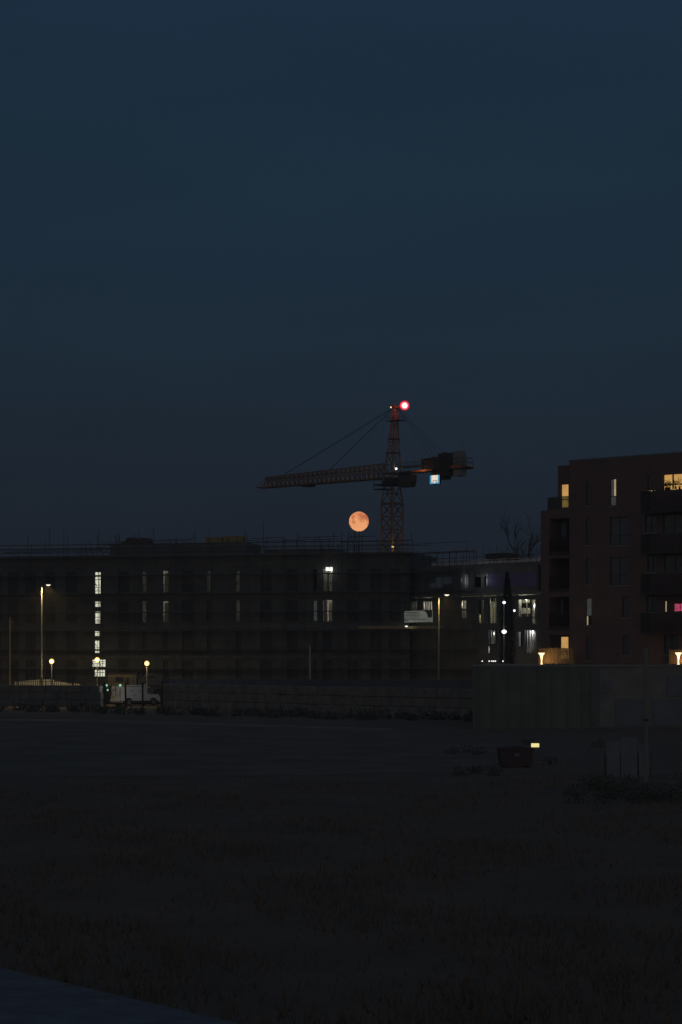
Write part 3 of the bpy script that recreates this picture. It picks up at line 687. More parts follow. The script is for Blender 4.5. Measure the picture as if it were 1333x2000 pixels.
# ------------------------------------------------------------------ brick apartment building and its podium
DZ = 4.1
pdm = MB(); q4 = [(8.75,140.4),(70,140.4),(70,200),(13.2,200)]
for z in (-.5, DZ-.02):
    for p in q4: pdm.v.append((*p, z))
pdm.f += [(0,3,2,1),(4,5,6,7),(0,1,5,4),(1,2,6,5),(2,3,7,6),(3,0,4,7)]
tag(pdm.build('podium', M['concrete']), kind='structure')
FC = Facade(1113, 170, 1333, 163.2, DZ)
bc = thing('brick_apartment_building', 'tall red brick apartment building with a stepped left end and lit windows', 'building', FC.loc(), FC.ang)
u_r = 22.0; uL = FC.u(1083); uL2 = FC.u(1054); HT = FC.z(1113,902); HL = FC.z(1098,908); HL2 = FC.z(1060,997)
SB = .5                                         # the left bays stand back half a metre behind the main front
Wn = [ # x0,x1,y0,y1, glow of the pane or None, kind
 (1192,1204,935,988,'s'),(1145,1152,940,988,None),(1265,1272,930,957,None),(1296,1340,925,957,'A'),
 (1192,1229,1010,1065,None),(1145,1153,1010,1065,None),(1261,1283,1006,1040,None),(1296,1340,1004,1042,None),
 (1192,1229,1088,1143,None),(1145,1155,1090,1142,None),(1265,1285,1085,1118,None),(1298,1340,1083,1118,None),
 (1144.5,1156,1168,1222,'n'),(1216,1229,1166,1206,None),(1264,1284,1164,1196,None),(1298,1303,1173,1196,'y'),(1316,1340,1178,1195,'P'),
 (1145,1156,1244,1290,None),(1216,1229,1242,1280,None),(1298,1325,1240,1278,None)]
rows = [(FC.rect(*w[:4]), w[4]) for w in Wn]
xtra = [10.9+2.6*k for k in range(4)]
wb = MB(); wall_holes(wb, 0, u_r, -.05, HT, [r for r, k in rows], 0, .18)
wb.poly([(0,0,-.05),(0,12,-.05),(0,12,HT),(0,0,HT)]); wb.poly([(u_r,0,-.05),(u_r,0,HT),(u_r,12,HT),(u_r,12,-.05)]); wb.poly([(0,12,-.05),(u_r,12,-.05),(u_r,12,HT),(0,12,HT)])
wb.build('wall', M['brick'], bc)
MB().box(-.04,-.04,HT,u_r+.04,12.04,HT+.14).build('roof', M['dark2'], bc)
def window(r, k, y=0.0, par=None, bars=True):
    a, b_, c_, d_ = r; w = b_-a; h = d_-c_; f_ = MB(); t_ = .05
    f_.box(0,y+.08,0,t_,y+.15,h); f_.box(w-t_,y+.08,0,w,y+.15,h); f_.box(t_,y+.08,0,w-t_,y+.15,t_); f_.box(t_,y+.08,h-t_,w-t_,y+.15,h)
    tz = h*.34
    if bars and h > 1.2: f_.box(t_,y+.08,tz,w-t_,y+.15,tz+t_)
    if w > .9: 
        n_ = 2 if w < 2.4 else 3
        if k == 'A': f_.box(w*.39,y+.07,t_,w*.39+.11,y+.15,h-t_); n_ = 1
        for j in range(1, n_): f_.box(w*j/n_-t_/2,y+.08,t_,w*j/n_+t_/2,y+.15,tz if bars and h > 1.2 else h-t_); 
        if bars and h > 1.2:
            for j in range(1, n_): f_.box(w*j/n_-t_/2,y+.08,tz+t_,w*j/n_+t_/2,y+.15,h-t_)
    o = f_.build('window', M['frame'], bc, (a,0,c_))
    s_ = MB(); s_.box(-.05,y-.05,-.09,w+.05,y+.09,-.003); s_.build('sill', M['concrete'], o)
    def pane(x0,x1,z0,z1,m_): MB().poly([(x0,y+.12,z0),(x1,y+.12,z0),(x1,y+.12,z1),(x0,y+.12,z1)]).build('pane', m_, o)
    if k is None: pane(t_,w-t_,t_,h-t_,M['skyglass'])
    elif k == 's': pane(t_,w*.55,t_,h-t_,G['greyw']); pane(w*.55,w-t_,tz+t_,h-t_,G['strip']); pane(w*.55,w-t_,t_,tz,G['greyw'])
    elif k == 'A': pane(t_,w-t_,t_,h-t_,G['amber'])
    elif k == 'P': pane(t_,w-t_,t_,h-t_,G['pink'])
    elif k == 'y': pane(t_,w-t_,t_,h-t_,G['strip'])
    elif k == 'n': pane(t_,w*.3,t_,tz,G['strip']); pane(w*.3,w-t_,t_,tz,M['glass']); pane(t_,w-t_,tz,h-t_,G['greyw'])
    elif k == 'B': pane(t_,w-t_,h*.5,h-t_,G['amber']); pane(t_,w-t_,t_,h*.5,G['amberdim'])
    elif k == 'C': pane(t_,w-t_,t_,h-t_,G['amber'])
    return o
for r, k in rows:
    o = window(r, k)
    if k == 'A':                                  # plants on the sill inside show dark against the light
        pmb = MB(); w = r[1]-r[0]
        for cx_, rad in ((.32,.3),(.5,.18),(1.05,.25),(1.4,.32),(.18,.15)):
            for _ in range(60):
                d = Vector((random.gauss(0,.5),0,random.gauss(0,.5)))*rad; p = Vector((cx_,.1,.35+rad*.6))+d
                if not (.06 < p.z < 1.1 and .06 < p.x < w-.06): continue
                q_ = random.uniform(.03,.07); an_ = random.uniform(0,3.14); pmb.poly([(p.x+math.cos(an_+j*1.57)*q_*(1 if j%2 else .5),.105,p.z+math.sin(an_+j*1.57)*q_*(1 if j%2 else .5)) for j in range(4)])
            pmb.box(cx_-.08,.08,.05,cx_+.08,.118,.25)
        pmb.build('window_plants', M['leaf'], o)
# left bays: lower, with recessed balconies between brick piers
lb = MB(); holesL = []
for y0, y1 in ((1012,1078),(1090,1150),(1166,1224),(1240,1300)): holesL.append((FC.u(1071), -.02, FC.z(1092,y1), FC.z(1092,y0)))
r945 = FC.rect(1096,1111,945,992,SB)
z1c = FC.z(1098,997)
wall_holes(lb, uL, 0, z1c, HL, [r945], SB, .18); wall_holes(lb, uL2, 0, -.05, HL2, holesL, SB-.3, 1.6)
lb.poly([(uL,SB,z1c),(uL,10,z1c),(uL,10,HL),(uL,SB,HL)]); lb.poly([(uL2,SB-.3,-.05),(uL2,10,-.05),(uL2,10,HL2),(uL2,SB-.3,HL2)]); lb.poly([(uL2,SB-.3,HL2),(0,SB-.3,HL2),(0,10,HL2),(uL2,10,HL2)])
lb.poly([(uL,SB,HL),(0,SB,HL),(0,10,HL),(uL,10,HL)])
lb.build('balcony_bay', M['brick'], bc)
bk = MB()
for k, r in enumerate(holesL): yb = SB+(1.3 if k < 3 else -.06); bk.poly([(r[0],yb,r[2]),(r[1],yb,r[2]),(r[1],yb,r[3]),(r[0],yb,r[3])])
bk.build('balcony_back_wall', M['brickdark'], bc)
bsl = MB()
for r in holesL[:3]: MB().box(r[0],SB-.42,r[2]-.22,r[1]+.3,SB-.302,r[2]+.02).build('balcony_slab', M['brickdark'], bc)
for r in holesL[:3]:
    bl_ = MB(); bl_.box(r[0],SB-.36,r[2]+1.0,r[1],SB-.31,r[2]+1.06)
    x = r[0]
    while x < r[1]: bl_.box(x,SB-.35,r[2]+.03,x+.02,SB-.32,r[2]+1.0); x += .11
    bl_.build('balcony_railing', M['darksteel'], bc)
window(r945, 'B', SB)
ot = MB(); ot.tube(((uL+FC.u(1096))/2,SB-.1,z1c),((uL+FC.u(1096))/2,SB-.1,z1c+.9),.02,5); 
tb_ = MB(); tb_.box(FC.u(1067),SB-.28,HL2,FC.u(1093),SB-.24,FC.z(1075,971)); tb_.build('terrace_balustrade', M['glass'], bc)
r1243 = FC.rect(1096,1112,1243,1278,SB-.14); o = None
a, b_, c_, d_ = r1243
f_ = MB(); 
for x in (a, b_-.05): f_.box(x,SB-.16,c_-.4,x+.05,SB-.1,d_)
f_.box(a+.05,SB-.16,d_-.05,b_-.05,SB-.1,d_); f_.box(a+.05,SB-.16,c_-.4,b_-.05,SB-.1,c_-.35)
o = f_.build('window', M['frame'], bc); MB().poly([(a+.05,SB-.13,c_-.35),(b_-.05,SB-.13,c_-.35),(b_-.05,SB-.13,d_-.05),(a+.05,SB-.13,d_-.05)]).build('pane', G['amber'], o)
pw_ = MB()
for cx_, cz, rad in ((b_-.16,c_+.1,.16),(b_-.25,c_+.3,.1),(a+.12,c_+.05,.1)):
    for _ in range(40):
        p = Vector((cx_+random.gauss(0,.5)*rad,SB-.19,cz+random.gauss(0,.6)*rad)); q_ = random.uniform(.02,.05); an_ = random.uniform(0,3.14)
        pw_.poly([(p.x+math.cos(an_+j*1.57)*q_*(1 if j%2 else .5),p.y,p.z+math.sin(an_+j*1.57)*q_*(1 if j%2 else .5)) for j in range(4)])
pw_.build('window_foliage', M['leaf'], o)
for k in ((1072,1081,1012,1046),(1071,1075,1168,1200),(1071,1074,1240,1275)):  # blue strips behind the balconies, coloured as sky seen through side openings
    r = FC.rect(*k); MB().box(r[0],SB+1.24,r[2],r[1],SB+1.28,r[3]).build('side_window', M['tarp'], bc)
# projecting balconies at the right
for zt, zb_ in ((958,1000),(1042,1080),(1120,1160),(1197,1238)):
    a, b_ = FC.u(1252,-1.3), FC.u(1333)+3.2; z1, z0 = FC.z(1290,zt,-1.3), FC.z(1290,zb_,-1.3)
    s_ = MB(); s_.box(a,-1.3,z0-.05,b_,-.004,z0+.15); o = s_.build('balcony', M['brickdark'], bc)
    q_ = MB(); q_.box(a,-1.3,z1-.06,b_,-1.24,z1); q_.box(a,-1.3,z1-.06,a+.06,-.01,z1)
    x = a
    while x < b_: q_.box(x,-1.29,z0+.15,x+.02,-1.26,z1-.06); x += .1
    for k in range(12): q_.box(a+.01,-1.2+k*.1,z0+.15,a+.04,-1.18+k*.1,z1-.06)
    q_.build('balcony_railing', M['darksteel'], o)
fy = thing('fairy_light_string', 'string of tiny warm fairy lights along the top balcony railing', 'fairy lights', FC.loc(), FC.ang)
a, b_ = FC.u(1256,-1.33), FC.u(1333)+1.5; z = FC.z(1290,957,-1.33)+.03; q_ = MB(); w_ = MB()
k = 0; x = a
while x < b_:
    zz = z-.07*abs(math.sin(x*3.1)); w_.tube((x,-1.33,zz),(x+.1,-1.33,z-.07*abs(math.sin((x+.1)*3.1))),.008,4)
    if random.random() < .3: q_.sphere((x,-1.345,zz+.01), random.uniform(.015,.035), 6, 4)
    x += .1
w_.build('cable', M['darksteel'], fy); q_.build('bulbs', G['fairy'], fy)
# trumpet lamps on the podium with timber screens behind them
tl = thing('trumpet_lamp', 'glowing trumpet shaped lamp beside the timber screen at the brick building corner', 'garden lamp', P(1058.5,HY,167).to_2d().to_3d()+Vector((0,0,DZ)), 0, 'trumpet lamps on the podium')
MB().lathe([(.0,0),(.11,0),(.09,.03),(.05,.05),(.045,.3),(.07,.5),(.13,.7),(.24,.84),(.27,.87),(.0,.9)], 20).build('lamp_body', G['trumpet'], tl, smooth=True)
MB().lathe([(.0,.9),(.28,.88),(.3,.9),(.28,.94),(.0,.97)], 20).build('lamp_cap', M['darksteel'], tl)
light('trumpet_light', (.0,-.25,.45), 4, (1,.66,.28), .1, tl); light('trumpet_back_light', (.0,.42,.3), 2.4, (1,.62,.25), .1, tl)
t2 = dup(tl); p = P(1326,HY,161.5); t2.location = (p.x, p.y, DZ); t2['label'] = 'glowing trumpet shaped lamp near the right edge beside the dark timber slats'
def screen(x0, x1, D0, D1, ztop, lab, gap=.125):
    a, b_ = P(x0,HY,D0), P(x1,HY,D1); o = thing('timber_screen', lab, 'screen', (a.x,a.y,DZ), math.atan2(b_.y-a.y,b_.x-a.x)); L_ = math.hypot(b_.x-a.x,b_.y-a.y)
    s_ = MB(); x = 0
    while x < L_: s_.box(x,0,.05,x+gap*.68,.04,ztop+random.uniform(-.02,.02)); x += gap
    s_.build('slats', M['timber'], o)
    for x in (0, L_*.5, L_): MB().box(x-.05,.045,0,x+.05,.13,ztop+.06).build('post', M['timber'], o)
    q_ = MB(); q_.box(0,.041,.25,L_,.07,.33); q_.box(0,.041,ztop-.3,L_,.07,ztop-.22); q_.build('rail', M['timber'], o)
screen(1053,1121,168.3,166.2,1.25,'warmly lit timber slat screen at the brick building corner')
screen(1308,1345,163,161.9,1.1,'dark timber slat screen beside the lamp at the right edge')

# ------------------------------------------------------------------ retaining wall in front of the podium
rw = thing('retaining_wall', 'tall green and grey wall with pale coping in front of the brick building', 'wall', (0,140,0))
x0, x1, x2 = (925-CX)*140/F, (1171-CX)*140/F, 40
MB().box(x0,0,-.3,x1,.35,DZ-.1).build('green_wall_face', M['hoardg'], rw)
MB().box(x1,.03,-.3,x2,.35,DZ-.1).build('grey_wall_face', M['greywall'], rw)
MB().box(x0-.03,-.06,DZ-.098,x2,.42,DZ+.03).build('coping', M['coping'], rw)
for px0,px1,y0,y1 in ((1203,1259,1366,1418),(1275,1333,1366,1418),(1304,1360,1320,1360),(1180,1196,1330,1345)):
    a = (px0-CX)*140/F; b_ = (px1-CX)*140/F; MB().box(a,-.03,4.4-(y1-HY)*140/F,b_,.026,4.4-(y0-HY)*140/F).build('wall_panel', M['panel'], rw)
pb = MB()
for k in range(9):
    x = x0+.3+k*(x1-x0-.4)/8; pb.box(x-.05,-.08,0,x+.05,-.003,DZ-.15)
pb.build('wall_post', M['hoardg'], rw)
MB().box(x1-.55,-.12,0,x1-.05,-.004,DZ-.12).build('wall_shade_strip', M['dark'], rw)  # dark strip standing in for the shadow between the two wall faces
MB().box(x1,-.22,.0,x2,.026,.14).build('plinth', M['dark'], rw)
ps = P(1263,HY,79); o = thing('steel_post', 'tall thin grey steel post standing in front of the grey wall', 'post', (ps.x,79,0))
MB().lathe([(.0,0),(.13,0),(.13,.05),(.075,.06),(.07,4.8),(.0,4.86)], 12).build('shaft', M['greywall'], o)
MB().lathe([(.08,2.2),(.095,2.2),(.095,2.28),(.08,2.28)], 12).build('clamp', M['darksteel'], o)
pa = P(1186,HY,82); o = thing('pale_board', 'pale blue grey boards leaning upright in the scrub at right', 'boards', (pa.x,82,0), R(-4))
for k, (x, w, h) in enumerate(((0,.5,1.35),(.53,.62,1.5),(1.2,.4,1.25))):
    s_ = MB(); i = 0
    s_.v += [(x,0,0),(x+w,0,0),(x+w,.25,h),(x,.25,h),(x,.04,0),(x+w,.04,0),(x+w,.29,h),(x,.29,h)]; s_.f += [(0,1,2,3),(7,6,5,4),(0,4,5,1),(1,5,6,2),(2,6,7,3),(3,7,4,0)]
    s_.build('board', M['panel'], o)
MB().box(-.1,.3,0,1.7,.36,.9).build('back_rail', M['dark'], o)
pb_ = P(1046,HY,92); o = thing('bollard_light', 'short bollard with a small bright lit top in the dark yard', 'bollard', (pb_.x,92,0))
MB().box(-.13,-.09,0,.13,.09,.74).build('post', M['panel'], o); MB().box(-.16,-.1,.74,.16,.1,.9).build('lamp_lens', G['bollard'], o); MB().box(-.18,-.12,.903,.18,.12,.94).build('cap', M['darksteel'], o)
pr = P(1007,HY,90); o = thing('storage_bin', 'dark red storage bin beside the lit bollard', 'bin', (pr.x,90,0), R(6))
s_ = MB(); s_.prism([(-.62,.06),(.62,.06),(.7,.72),(-.7,.72)], -.35, .35); s_.build('bin_body', M['redbin'], o)
s_ = MB(); s_.prism([(-.74,.724),(.74,.724),(.7,.8),(0,.88),(-.7,.8)], -.4, .4); s_.build('lid', M['redbin'], o)
MB().box(-.12,-.36,.45,.12,-.352,.58).build('label_plate', M['panel'], o)
for x in (-.55,.45): MB().box(x,-.3,0,x+.1,.3,.058).build('foot', M['darksteel'], o)

# ------------------------------------------------------------------ trees
cy = P(991,HY,203); tr_ = thing('conifer', 'dark slim conical tree between the concrete frame and the lamp post', 'tree', (cy.x,203,0))
MB().tube((0,0,0),(0,0,11.5),.16,7,.03).build('trunk', M['bark'], tr_)
lf = MB()
for k in range(7000):
    f = random.random()**1.25; rad = (.82*min(1,(1-f)*3.2)**.8*(.62+.38*(1-f))+.05); a = random.uniform(0,6.283); rad *= .82+.16*math.sin(a*3+f*17)+.14*math.sin(a*5-f*31)
    r_ = rad*random.random()**.35; p = Vector((math.cos(a)*r_, math.sin(a)*r_, .6+f*12.0))
    d = Vector((math.cos(a),math.sin(a),random.uniform(.2,1.6))).normalized()*random.uniform(.1,.22); s_ = d.orthogonal().normalized()*.06
    lf.poly([p-s_,p+d*.5-s_*.4,p+d,p+s_])
lf.build('crown', M['leaf'], tr_)
bt = P(1031,HY,238); t3 = thing('bare_tree', 'bare branching tree in silhouette just left of the brick building', 'tree', (bt.x,238,0))
tk = MB(); tw = MB(); rr = random.Random(11)
def grow(p, d, L_, r, lev):
    mb = tk if lev < 2 else tw; segs = 3; 
    for s in range(segs):
        q = p+d*(L_/segs); mb.tube(p, q, r*(1-.25*s/segs), 5 if lev < 3 else 3, r*(1-.25*(s+1)/segs), cap=False); p = q
        d = (d+Vector((rr.gauss(0,.09),rr.gauss(0,.09),rr.gauss(.03,.05)))).normalized()
        if lev < 5 and (s > 0 or lev > 0):
            for _ in range(rr.choice((1,2)) if lev < 4 else 1):
                e = (d+Vector((rr.gauss(0,.45),rr.gauss(0,.45),rr.gauss(.1,.3)))).normalized()
                grow(p, e, L_*rr.uniform(.5,.75), max(r*.55,.018), lev+1)
grow(Vector((0,0,0)), Vector((0,0,1)), 9.5, .26, 0)
tk.build('trunk', M['bark'], t3); tw.build('crown', M['bark'], t3)

# ------------------------------------------------------------------ lamps on poles
def street_lamp(px, ytop, xhead, yhead, D, z0, lab, power, pole_col):
    b_ = P(px,HY,D); zt = crz(ytop, D)-z0; o = thing('street_lamp', lab, 'street lamp', (b_.x,D,z0), 0, 'tall street lamps')
    MB().lathe([(.0,0),(.13,0),(.13,1.2),(.09,1.3),(.07,zt),(.0,zt+.02)], 12).build('pole', pole_col, o)
    h = P(xhead,yhead,D); hx, hz = h.x-b_.x, h.z-z0; s_ = MB()
    s_.tube((0,0,zt-.02),(hx*.35,0,hz+.10),.035,6); s_.tube((hx*.35,0,hz+.10),(hx-.2,0,hz+.07),.035,6); s_.build('arm', M['darksteel'], o)
    s_ = MB(); s_.prism([(hx-.32,hz+.03),(hx+.3,hz+.01),(hx+.3,hz+.06),(hx+.05,hz+.15),(hx-.32,hz+.12)], -.13, .13); hd_ = s_.build('lamp_head', M['darksteel'], o)
    MB().lathe([(.0,-.13),(.12,-.11),(.2,-.05),(.24,.0),(.0,.005)], 14, (hx+.02,0,hz)).build('lamp_lens', G['street'], hd_)
    l_ = light('street_light', (hx,-.12,hz-.16), power, (1,.7,.27), .1, o, 'SPOT', R(165)); return o
sl = street_lamp(81,1146,94,1142,219.5,1.6,'tall lit street lamp at the left by the low pale wall',480,M['polesteel'])
street_lamp(857,1166,873,1161.5,207,0,'tall lit street lamp by the banner on the scaffolding',240,M['polesteel'])
p = P(19,HY,214); o = thing('post', 'tall thin wooden pole nearest the left edge', 'pole', (p.x,214,0))
MB().tube((0,0,0),(0,0,crz(1205,214)),.11,10,.08).build('shaft', M['toe'], o); MB().box(-.14,-.1,crz(1216,214),.3,-.06,crz(1214,214)).build('bracket', M['steel'], o)
p = P(605.5,HY,212); o = thing('flag_pole', 'short pale grey pole standing alone above the blue hoarding', 'pole', (p.x,212,0))
MB().tube((0,0,0),(0,0,crz(1264,212)),.055,10,.05).build('shaft', M['railw'], o); MB().sphere((0,0,crz(1264,212)+.04),.07,8,6).build('finial', M['railw'], o)
pl0 = None
for px, py, D, lab in ((101,1292,219.6,'glowing post top lamp by the low pale wall at left'),(190,1289,219.8,'glowing post top lamp in front of the lit stair windows'),(287,1296,219.8,'glowing post top lamp beside the small parked car')):
    b_ = P(px,HY,D); z = crz(py,D)-1.6
    o = thing('post_lamp', lab, 'lamp post', (b_.x,D,1.6), 0, 'post top lamps along the road')
    MB().lathe([(.0,0),(.1,0),(.1,.3),(.05,.35),(.045,z-.3),(.1,z-.28),(.0,z-.27)], 10).build('pole', M['steel'], o)
    MB().sphere((0,0,z), .25, 14, 10).build('globe', G['lamp'], o, smooth=True); MB().lathe([(.12,z+.26),(.15,z+.28),(.0,z+.36)], 10).build('cap', M['darksteel'], o)
    light('post_lamp_light', (0,-.42,z-.05), 11, (1,.74,.38), .1, o)
p = P(985,HY,200); o = thing('floodlight_mast', 'thin mast with two bright white lamps in front of the dark conical tree', 'lamp mast', (p.x,200,0))
MB().tube((0,0,0),(0,0,crz(1170,200)),.05,8,.04).build('pole', M['greywall'], o)
for py, r_ in ((1177,.15),(1234,.22)):
    z = crz(py,200); MB().sphere((0,-.24,z), r_, 12, 8, .8).build('lamp_globe', G['lampw'], o); MB().tube((0,0,z+.02),(0,-.24,z+.02),.03,6).build('lamp_arm', M['darksteel'], o)
    light('flood_light', (0,-1.0,z-.1), 1.5, (1,1,.97), .1, o)
p = P(1004.5,HY,202); o = thing('small_flood_lamp', 'small white lamp on a stake at the right side of the dark tree', 'lamp', (p.x,201.6,0))
MB().tube((0,0,0),(0,0,crz(1193,202)),.03,6).build('stake', M['darksteel'], o); MB().sphere((0,-.1,crz(1193,202)), .1, 10, 8).build('lamp_globe', G['lampw'], o)
# row of small site lights on a cable
o = thing('cable_lights', 'row of small white lights on a cable above the left end of the green wall', 'cable lights', (0,196,0)); c_ = MB(); q_ = MB()
a, b_ = P(936,1291,196), P(992,1291.5,196)
c_.tube((a.x,0,a.z+.03),(b_.x,0,b_.z+.03),.02,5); c_.tube((a.x,0,0),(a.x,0,a.z+.05),.035,6); c_.tube((b_.x,0,0),(b_.x,0,b_.z+.05),.035,6); c_.build('cable', M['darksteel'], o)
for px in (942.5,956,961,964.5,968,983):
    p = P(px,1291.5,196); q_.sphere((p.x,-.03,p.z), .05, 8, 6)
q_.build('bulbs', G['lampw'], o)
p = P(925.5,HY,150); o = thing('marker_post', 'short yellowish marker post at the left end of the green wall', 'post', (p.x,150,0))
MB().box(-.06,-.06,0,.06,.06,crz(1296,150)).build('shaft', M['toe'], o); MB().box(-.1,-.09,crz(1306,150),.1,-.062,crz(1297,150)).build('plate', M['cream'], o)

# ------------------------------------------------------------------ hoarding, walls and railings in front of the site
o = thing('blue_hoarding', 'low dark blue hoarding along the road in front of the scaffolded block', 'hoarding', (0,0,0))
a, b_ = P(316,HY,216), P(925,HY,203); vec = (b_-a); ang = math.atan2(vec.y,vec.x); L_ = math.hypot(vec.x,vec.y); o.location = (a.x,a.y,0); o.rotation_euler = (0,0,ang)
MB().box(0,0,0,L_,.06,2.52).build('boards', M['hoardb'], o)
MB().box(0,-.03,2.523,L_,.1,2.6).build('top_rail', M['greenink'], o)
q_ = MB(); x = .2
while x < L_: q_.box(x,-.04,0,x+.05,-.003,2.5); x += 2.44
q_.build('battens', M['hoardb'], o)
def block_wall(px0, D0, px1, D1, hrows, lab, seed, bh=.76, m_=M['block']):
    rr = random.Random(seed); a, b_ = P(px0,HY,D0), P(px1,HY,D1); v_ = b_-a; L_ = math.hypot(v_.x,v_.y)
    o = MB(); bw = 1.55
    for j in range(hrows):
        x = -(bw/2 if j % 2 else 0)
        while x < L_:
            w = bw*rr.choice((1,1,1,.72,.5))+rr.uniform(-.05,.05); x0_, x1_ = max(x+.02,0), min(x+w-.02,L_)
            if x1_-x0_ > .2:
                dy = rr.uniform(-.09,.09); dz = rr.uniform(-.02,.05); z0, z1 = j*bh+.012, (j+1)*bh-.02+dz*.4
                c_ = .05; i = len(o.v); y0, y1 = dy, .7+dy
                o.v += [(x0_,y0+c_,z0),(x1_,y0+c_,z0),(x1_,y0+c_,z1),(x0_,y0+c_,z1),(x0_+c_,y0,z0+c_),(x1_-c_,y0,z0+c_),(x1_-c_,y0,z1-c_),(x0_+c_,y0,z1-c_),(x0_,y1,z0),(x1_,y1,z0),(x1_,y1,z1),(x0_,y1,z1)]
                for f in ((4,5,6,7),(0,1,5,4),(1,2,6,5),(2,3,7,6),(3,0,4,7),(1,9,10,2),(8,0,3,11),(3,2,10,11),(9,8,11,10)): o.f.append(tuple(i+k for k in f))
            x += w
    ob_ = o.build('block_wall', m_); ob_.location = (a.x,a.y,-.05); ob_.rotation_euler = (0,0,math.atan2(v_.y,v_.x))
    return tag(ob_, lab, 'wall', 'rough concrete block walls')
block_wall(312, 203, 930, 166, 3, 'long rough block wall running right from the parked van', 2)
block_wall(-30, 211, 197, 207, 3, 'rough block wall at the left of the parked van', 4, .69, M['dark'])
# palisade railings behind the van
a, b_ = P(-20,HY,216.6), P(330,HY,215.6); v_ = b_-a; L_ = math.hypot(v_.x,v_.y); o = thing('palisade_fence', 'dark palisade railings behind the parked white van', 'fence', (a.x,a.y,0), math.atan2(v_.y,v_.x))
q_ = MB(); x = 0
while x < L_: q_.box(x,0,.1,x+.07,.025,2.7); q_.poly([(x,.012,2.7),(x+.07,.012,2.7),(x+.035,.012,2.8)]); x += .19
q_.build('pickets', M['darksteel'], o)
for z in (.5,2.3): MB().box(0,.028,z,L_,.07,z+.05).build('rail', M['darksteel'], o)
x = 0
while x < L_+.1: MB().box(x,.075,0,x+.09,.16,2.75).build('post', M['darksteel'], o); x += 2.75
p = P(210.5,HY,206.3); o = thing('gate_lamp', 'small pale lamp on a thin stake at the rear corner of the white van', 'lamp', (p.x,206.3,0)); z = crz(1348,206.3)
MB().tube((0,0,0),(0,0,z-.08),.025,6).build('stake', M['darksteel'], o); MB().sphere((0,0,z),.075,10,8,1.2).build('lamp_glass', G['green'], o)
light('van_rear_fill', (.15,2.2,z+.1), 7, (1,.84,.62), .08, o)  # fill added for the van's rear, set well off the lamp itself
# mesh gate in front of the van
a, b_ = P(204,HY,202.5), P(316,HY,201); v_ = b_-a; L_ = math.hypot(v_.x,v_.y); o = thing('mesh_gate', 'dark mesh gate with thick posts in front of the parked white van', 'gate', (a.x,a.y,0), math.atan2(v_.y,v_.x))
for px in (204,245,278.5,316):
    u = L_*(px-204)/112; w = .07 if px in (245,278.5) else .1; MB().box(u-w,0,-.1,u+w,.14,2.35).build('post', M['darksteel'], o)
for z in (.12,.55,1.98): MB().box(.1,.145,z,L_-.1,.185,z+.05).build('rail', M['darksteel'], o)
q_ = MB(); x = .15
while x < L_: q_.tube((x,.165,.1),(x,.165,2.0),.006,3); x += .12
q_.build('mesh_wires', M['darksteel'], o)
# low pale wall lit by the lamps, on the road edge
a, b_ = P(-20,HY,221.2), P(156,HY,220.8); o = thing('low_wall', 'low pale wall brightly lit under the street lamp at left', 'wall', (a.x,a.y,1.6), math.atan2(b_.y-a.y,b_.x-a.x)); L_ = math.hypot(b_.x-a.x,b_.y-a.y)
def zz(py): return H-(py-HY)*221/F-1.6
xr = lambda px: (px+20)*221/F
s_ = MB(); s_.prism([(xr(28),0),(L_,0),(L_,zz(1336)),(xr(131),zz(1335)),(xr(128),zz(1333)),(xr(107),zz(1330.5)),(xr(104),zz(1327.3)),(xr(82),zz(1327.3)),(xr(28),zz(1331))], 0, .3); s_.build('wall_body', M['palewall'], o)
# site cabin and car beyond the railings
p = P(211,HY,229); o = thing('site_cabin', 'cream site cabin with a dark roof behind the parked van', 'cabin', (p.x,229,1.6)); w = 56*229/F; h = crz(1314,229)-1.6
MB().box(0,0,.12,w,2.4,h-.12).build('cabin_body', M['cream'], o); MB().box(-.1,-.12,h-.117,w+.1,2.5,h).build('roof', M['darksteel'], o)
MB().box(w*.25,-.03,.5,w*.55,-.004,1.05).build('window', M['glass'], o); MB().box(w*.68,-.03,.14,w*.92,-.004,1.3).build('door', M['cream'], o)
for x in (.1,w-.4): MB().box(x,.2,0,x+.3,2.2,.118).build('support_block', M['block'], o)
p = P(271,HY,225); car = thing('parked_car', 'small blue grey car parked behind the railings beside the lamp post', 'car', (p.x,225,1.6), R(8))
s_ = MB(); pf = [(0,.3),(0,.75),(.35,.85),(.75,1.38),(1.1,1.45),(1.6,1.43),(2.1,.95),(2.75,.82),(2.9,.6),(2.9,.3)]
s_.prism([(x*1.02,z) for x,z in pf], 0, 1.65); s_.build('body', M['car'], car)
for y in (-.006, 1.656): s_ = MB(); s_.poly([(.55,y,.92),(1.9,y,.95),(1.6,y,1.34),(.85,y,1.34)]); s_.build('side_window', M['glass'], car)
for x in (.55,2.3):
    for y in (.02,1.5): 
        w_o = MB().tube((x,y-.03,.3),(x,y+.15,.3),.3,14).build('wheel', M['rubber'], car); MB().tube((x,y-.045,.3),(x,y+.16,.3),.17,10).build('rim', M['steel'], w_o)
for px, D, lab in ((208,205.5,'green glowing lamp on a stake left of the white van'),(235,206,'green glowing lamp on a stake just above the white van roof')):
    p = P(px,HY,D); z = crz(1339.5,D); o = thing('green_lamp', lab, 'lamp', (p.x,D,0), 0, 'green lamps by the van')
    MB().tube((0,0,0),(0,0,z-.1),.025,6).build('stake', M['darksteel'], o)
    MB().lathe([(.0,-.1),(.09,-.1),(.12,.02),(.1,.1),(.0,.15)], 12, (0,0,z)).build('lamp_glass', G['green'], o)
    light('van_side_fill', (.9,2.1,z-.1), 2.6, (.8,.95,1), .08, o)  # added fill that brightens the van's side, away from the lamp glass

# ------------------------------------------------------------------ white van
pv = P(236,HY,211.2); th = R(37)
van = thing('white_van', 'white panel van parked behind the mesh gate, its rear lit cream', 'van', (pv.x,pv.y,0), th)
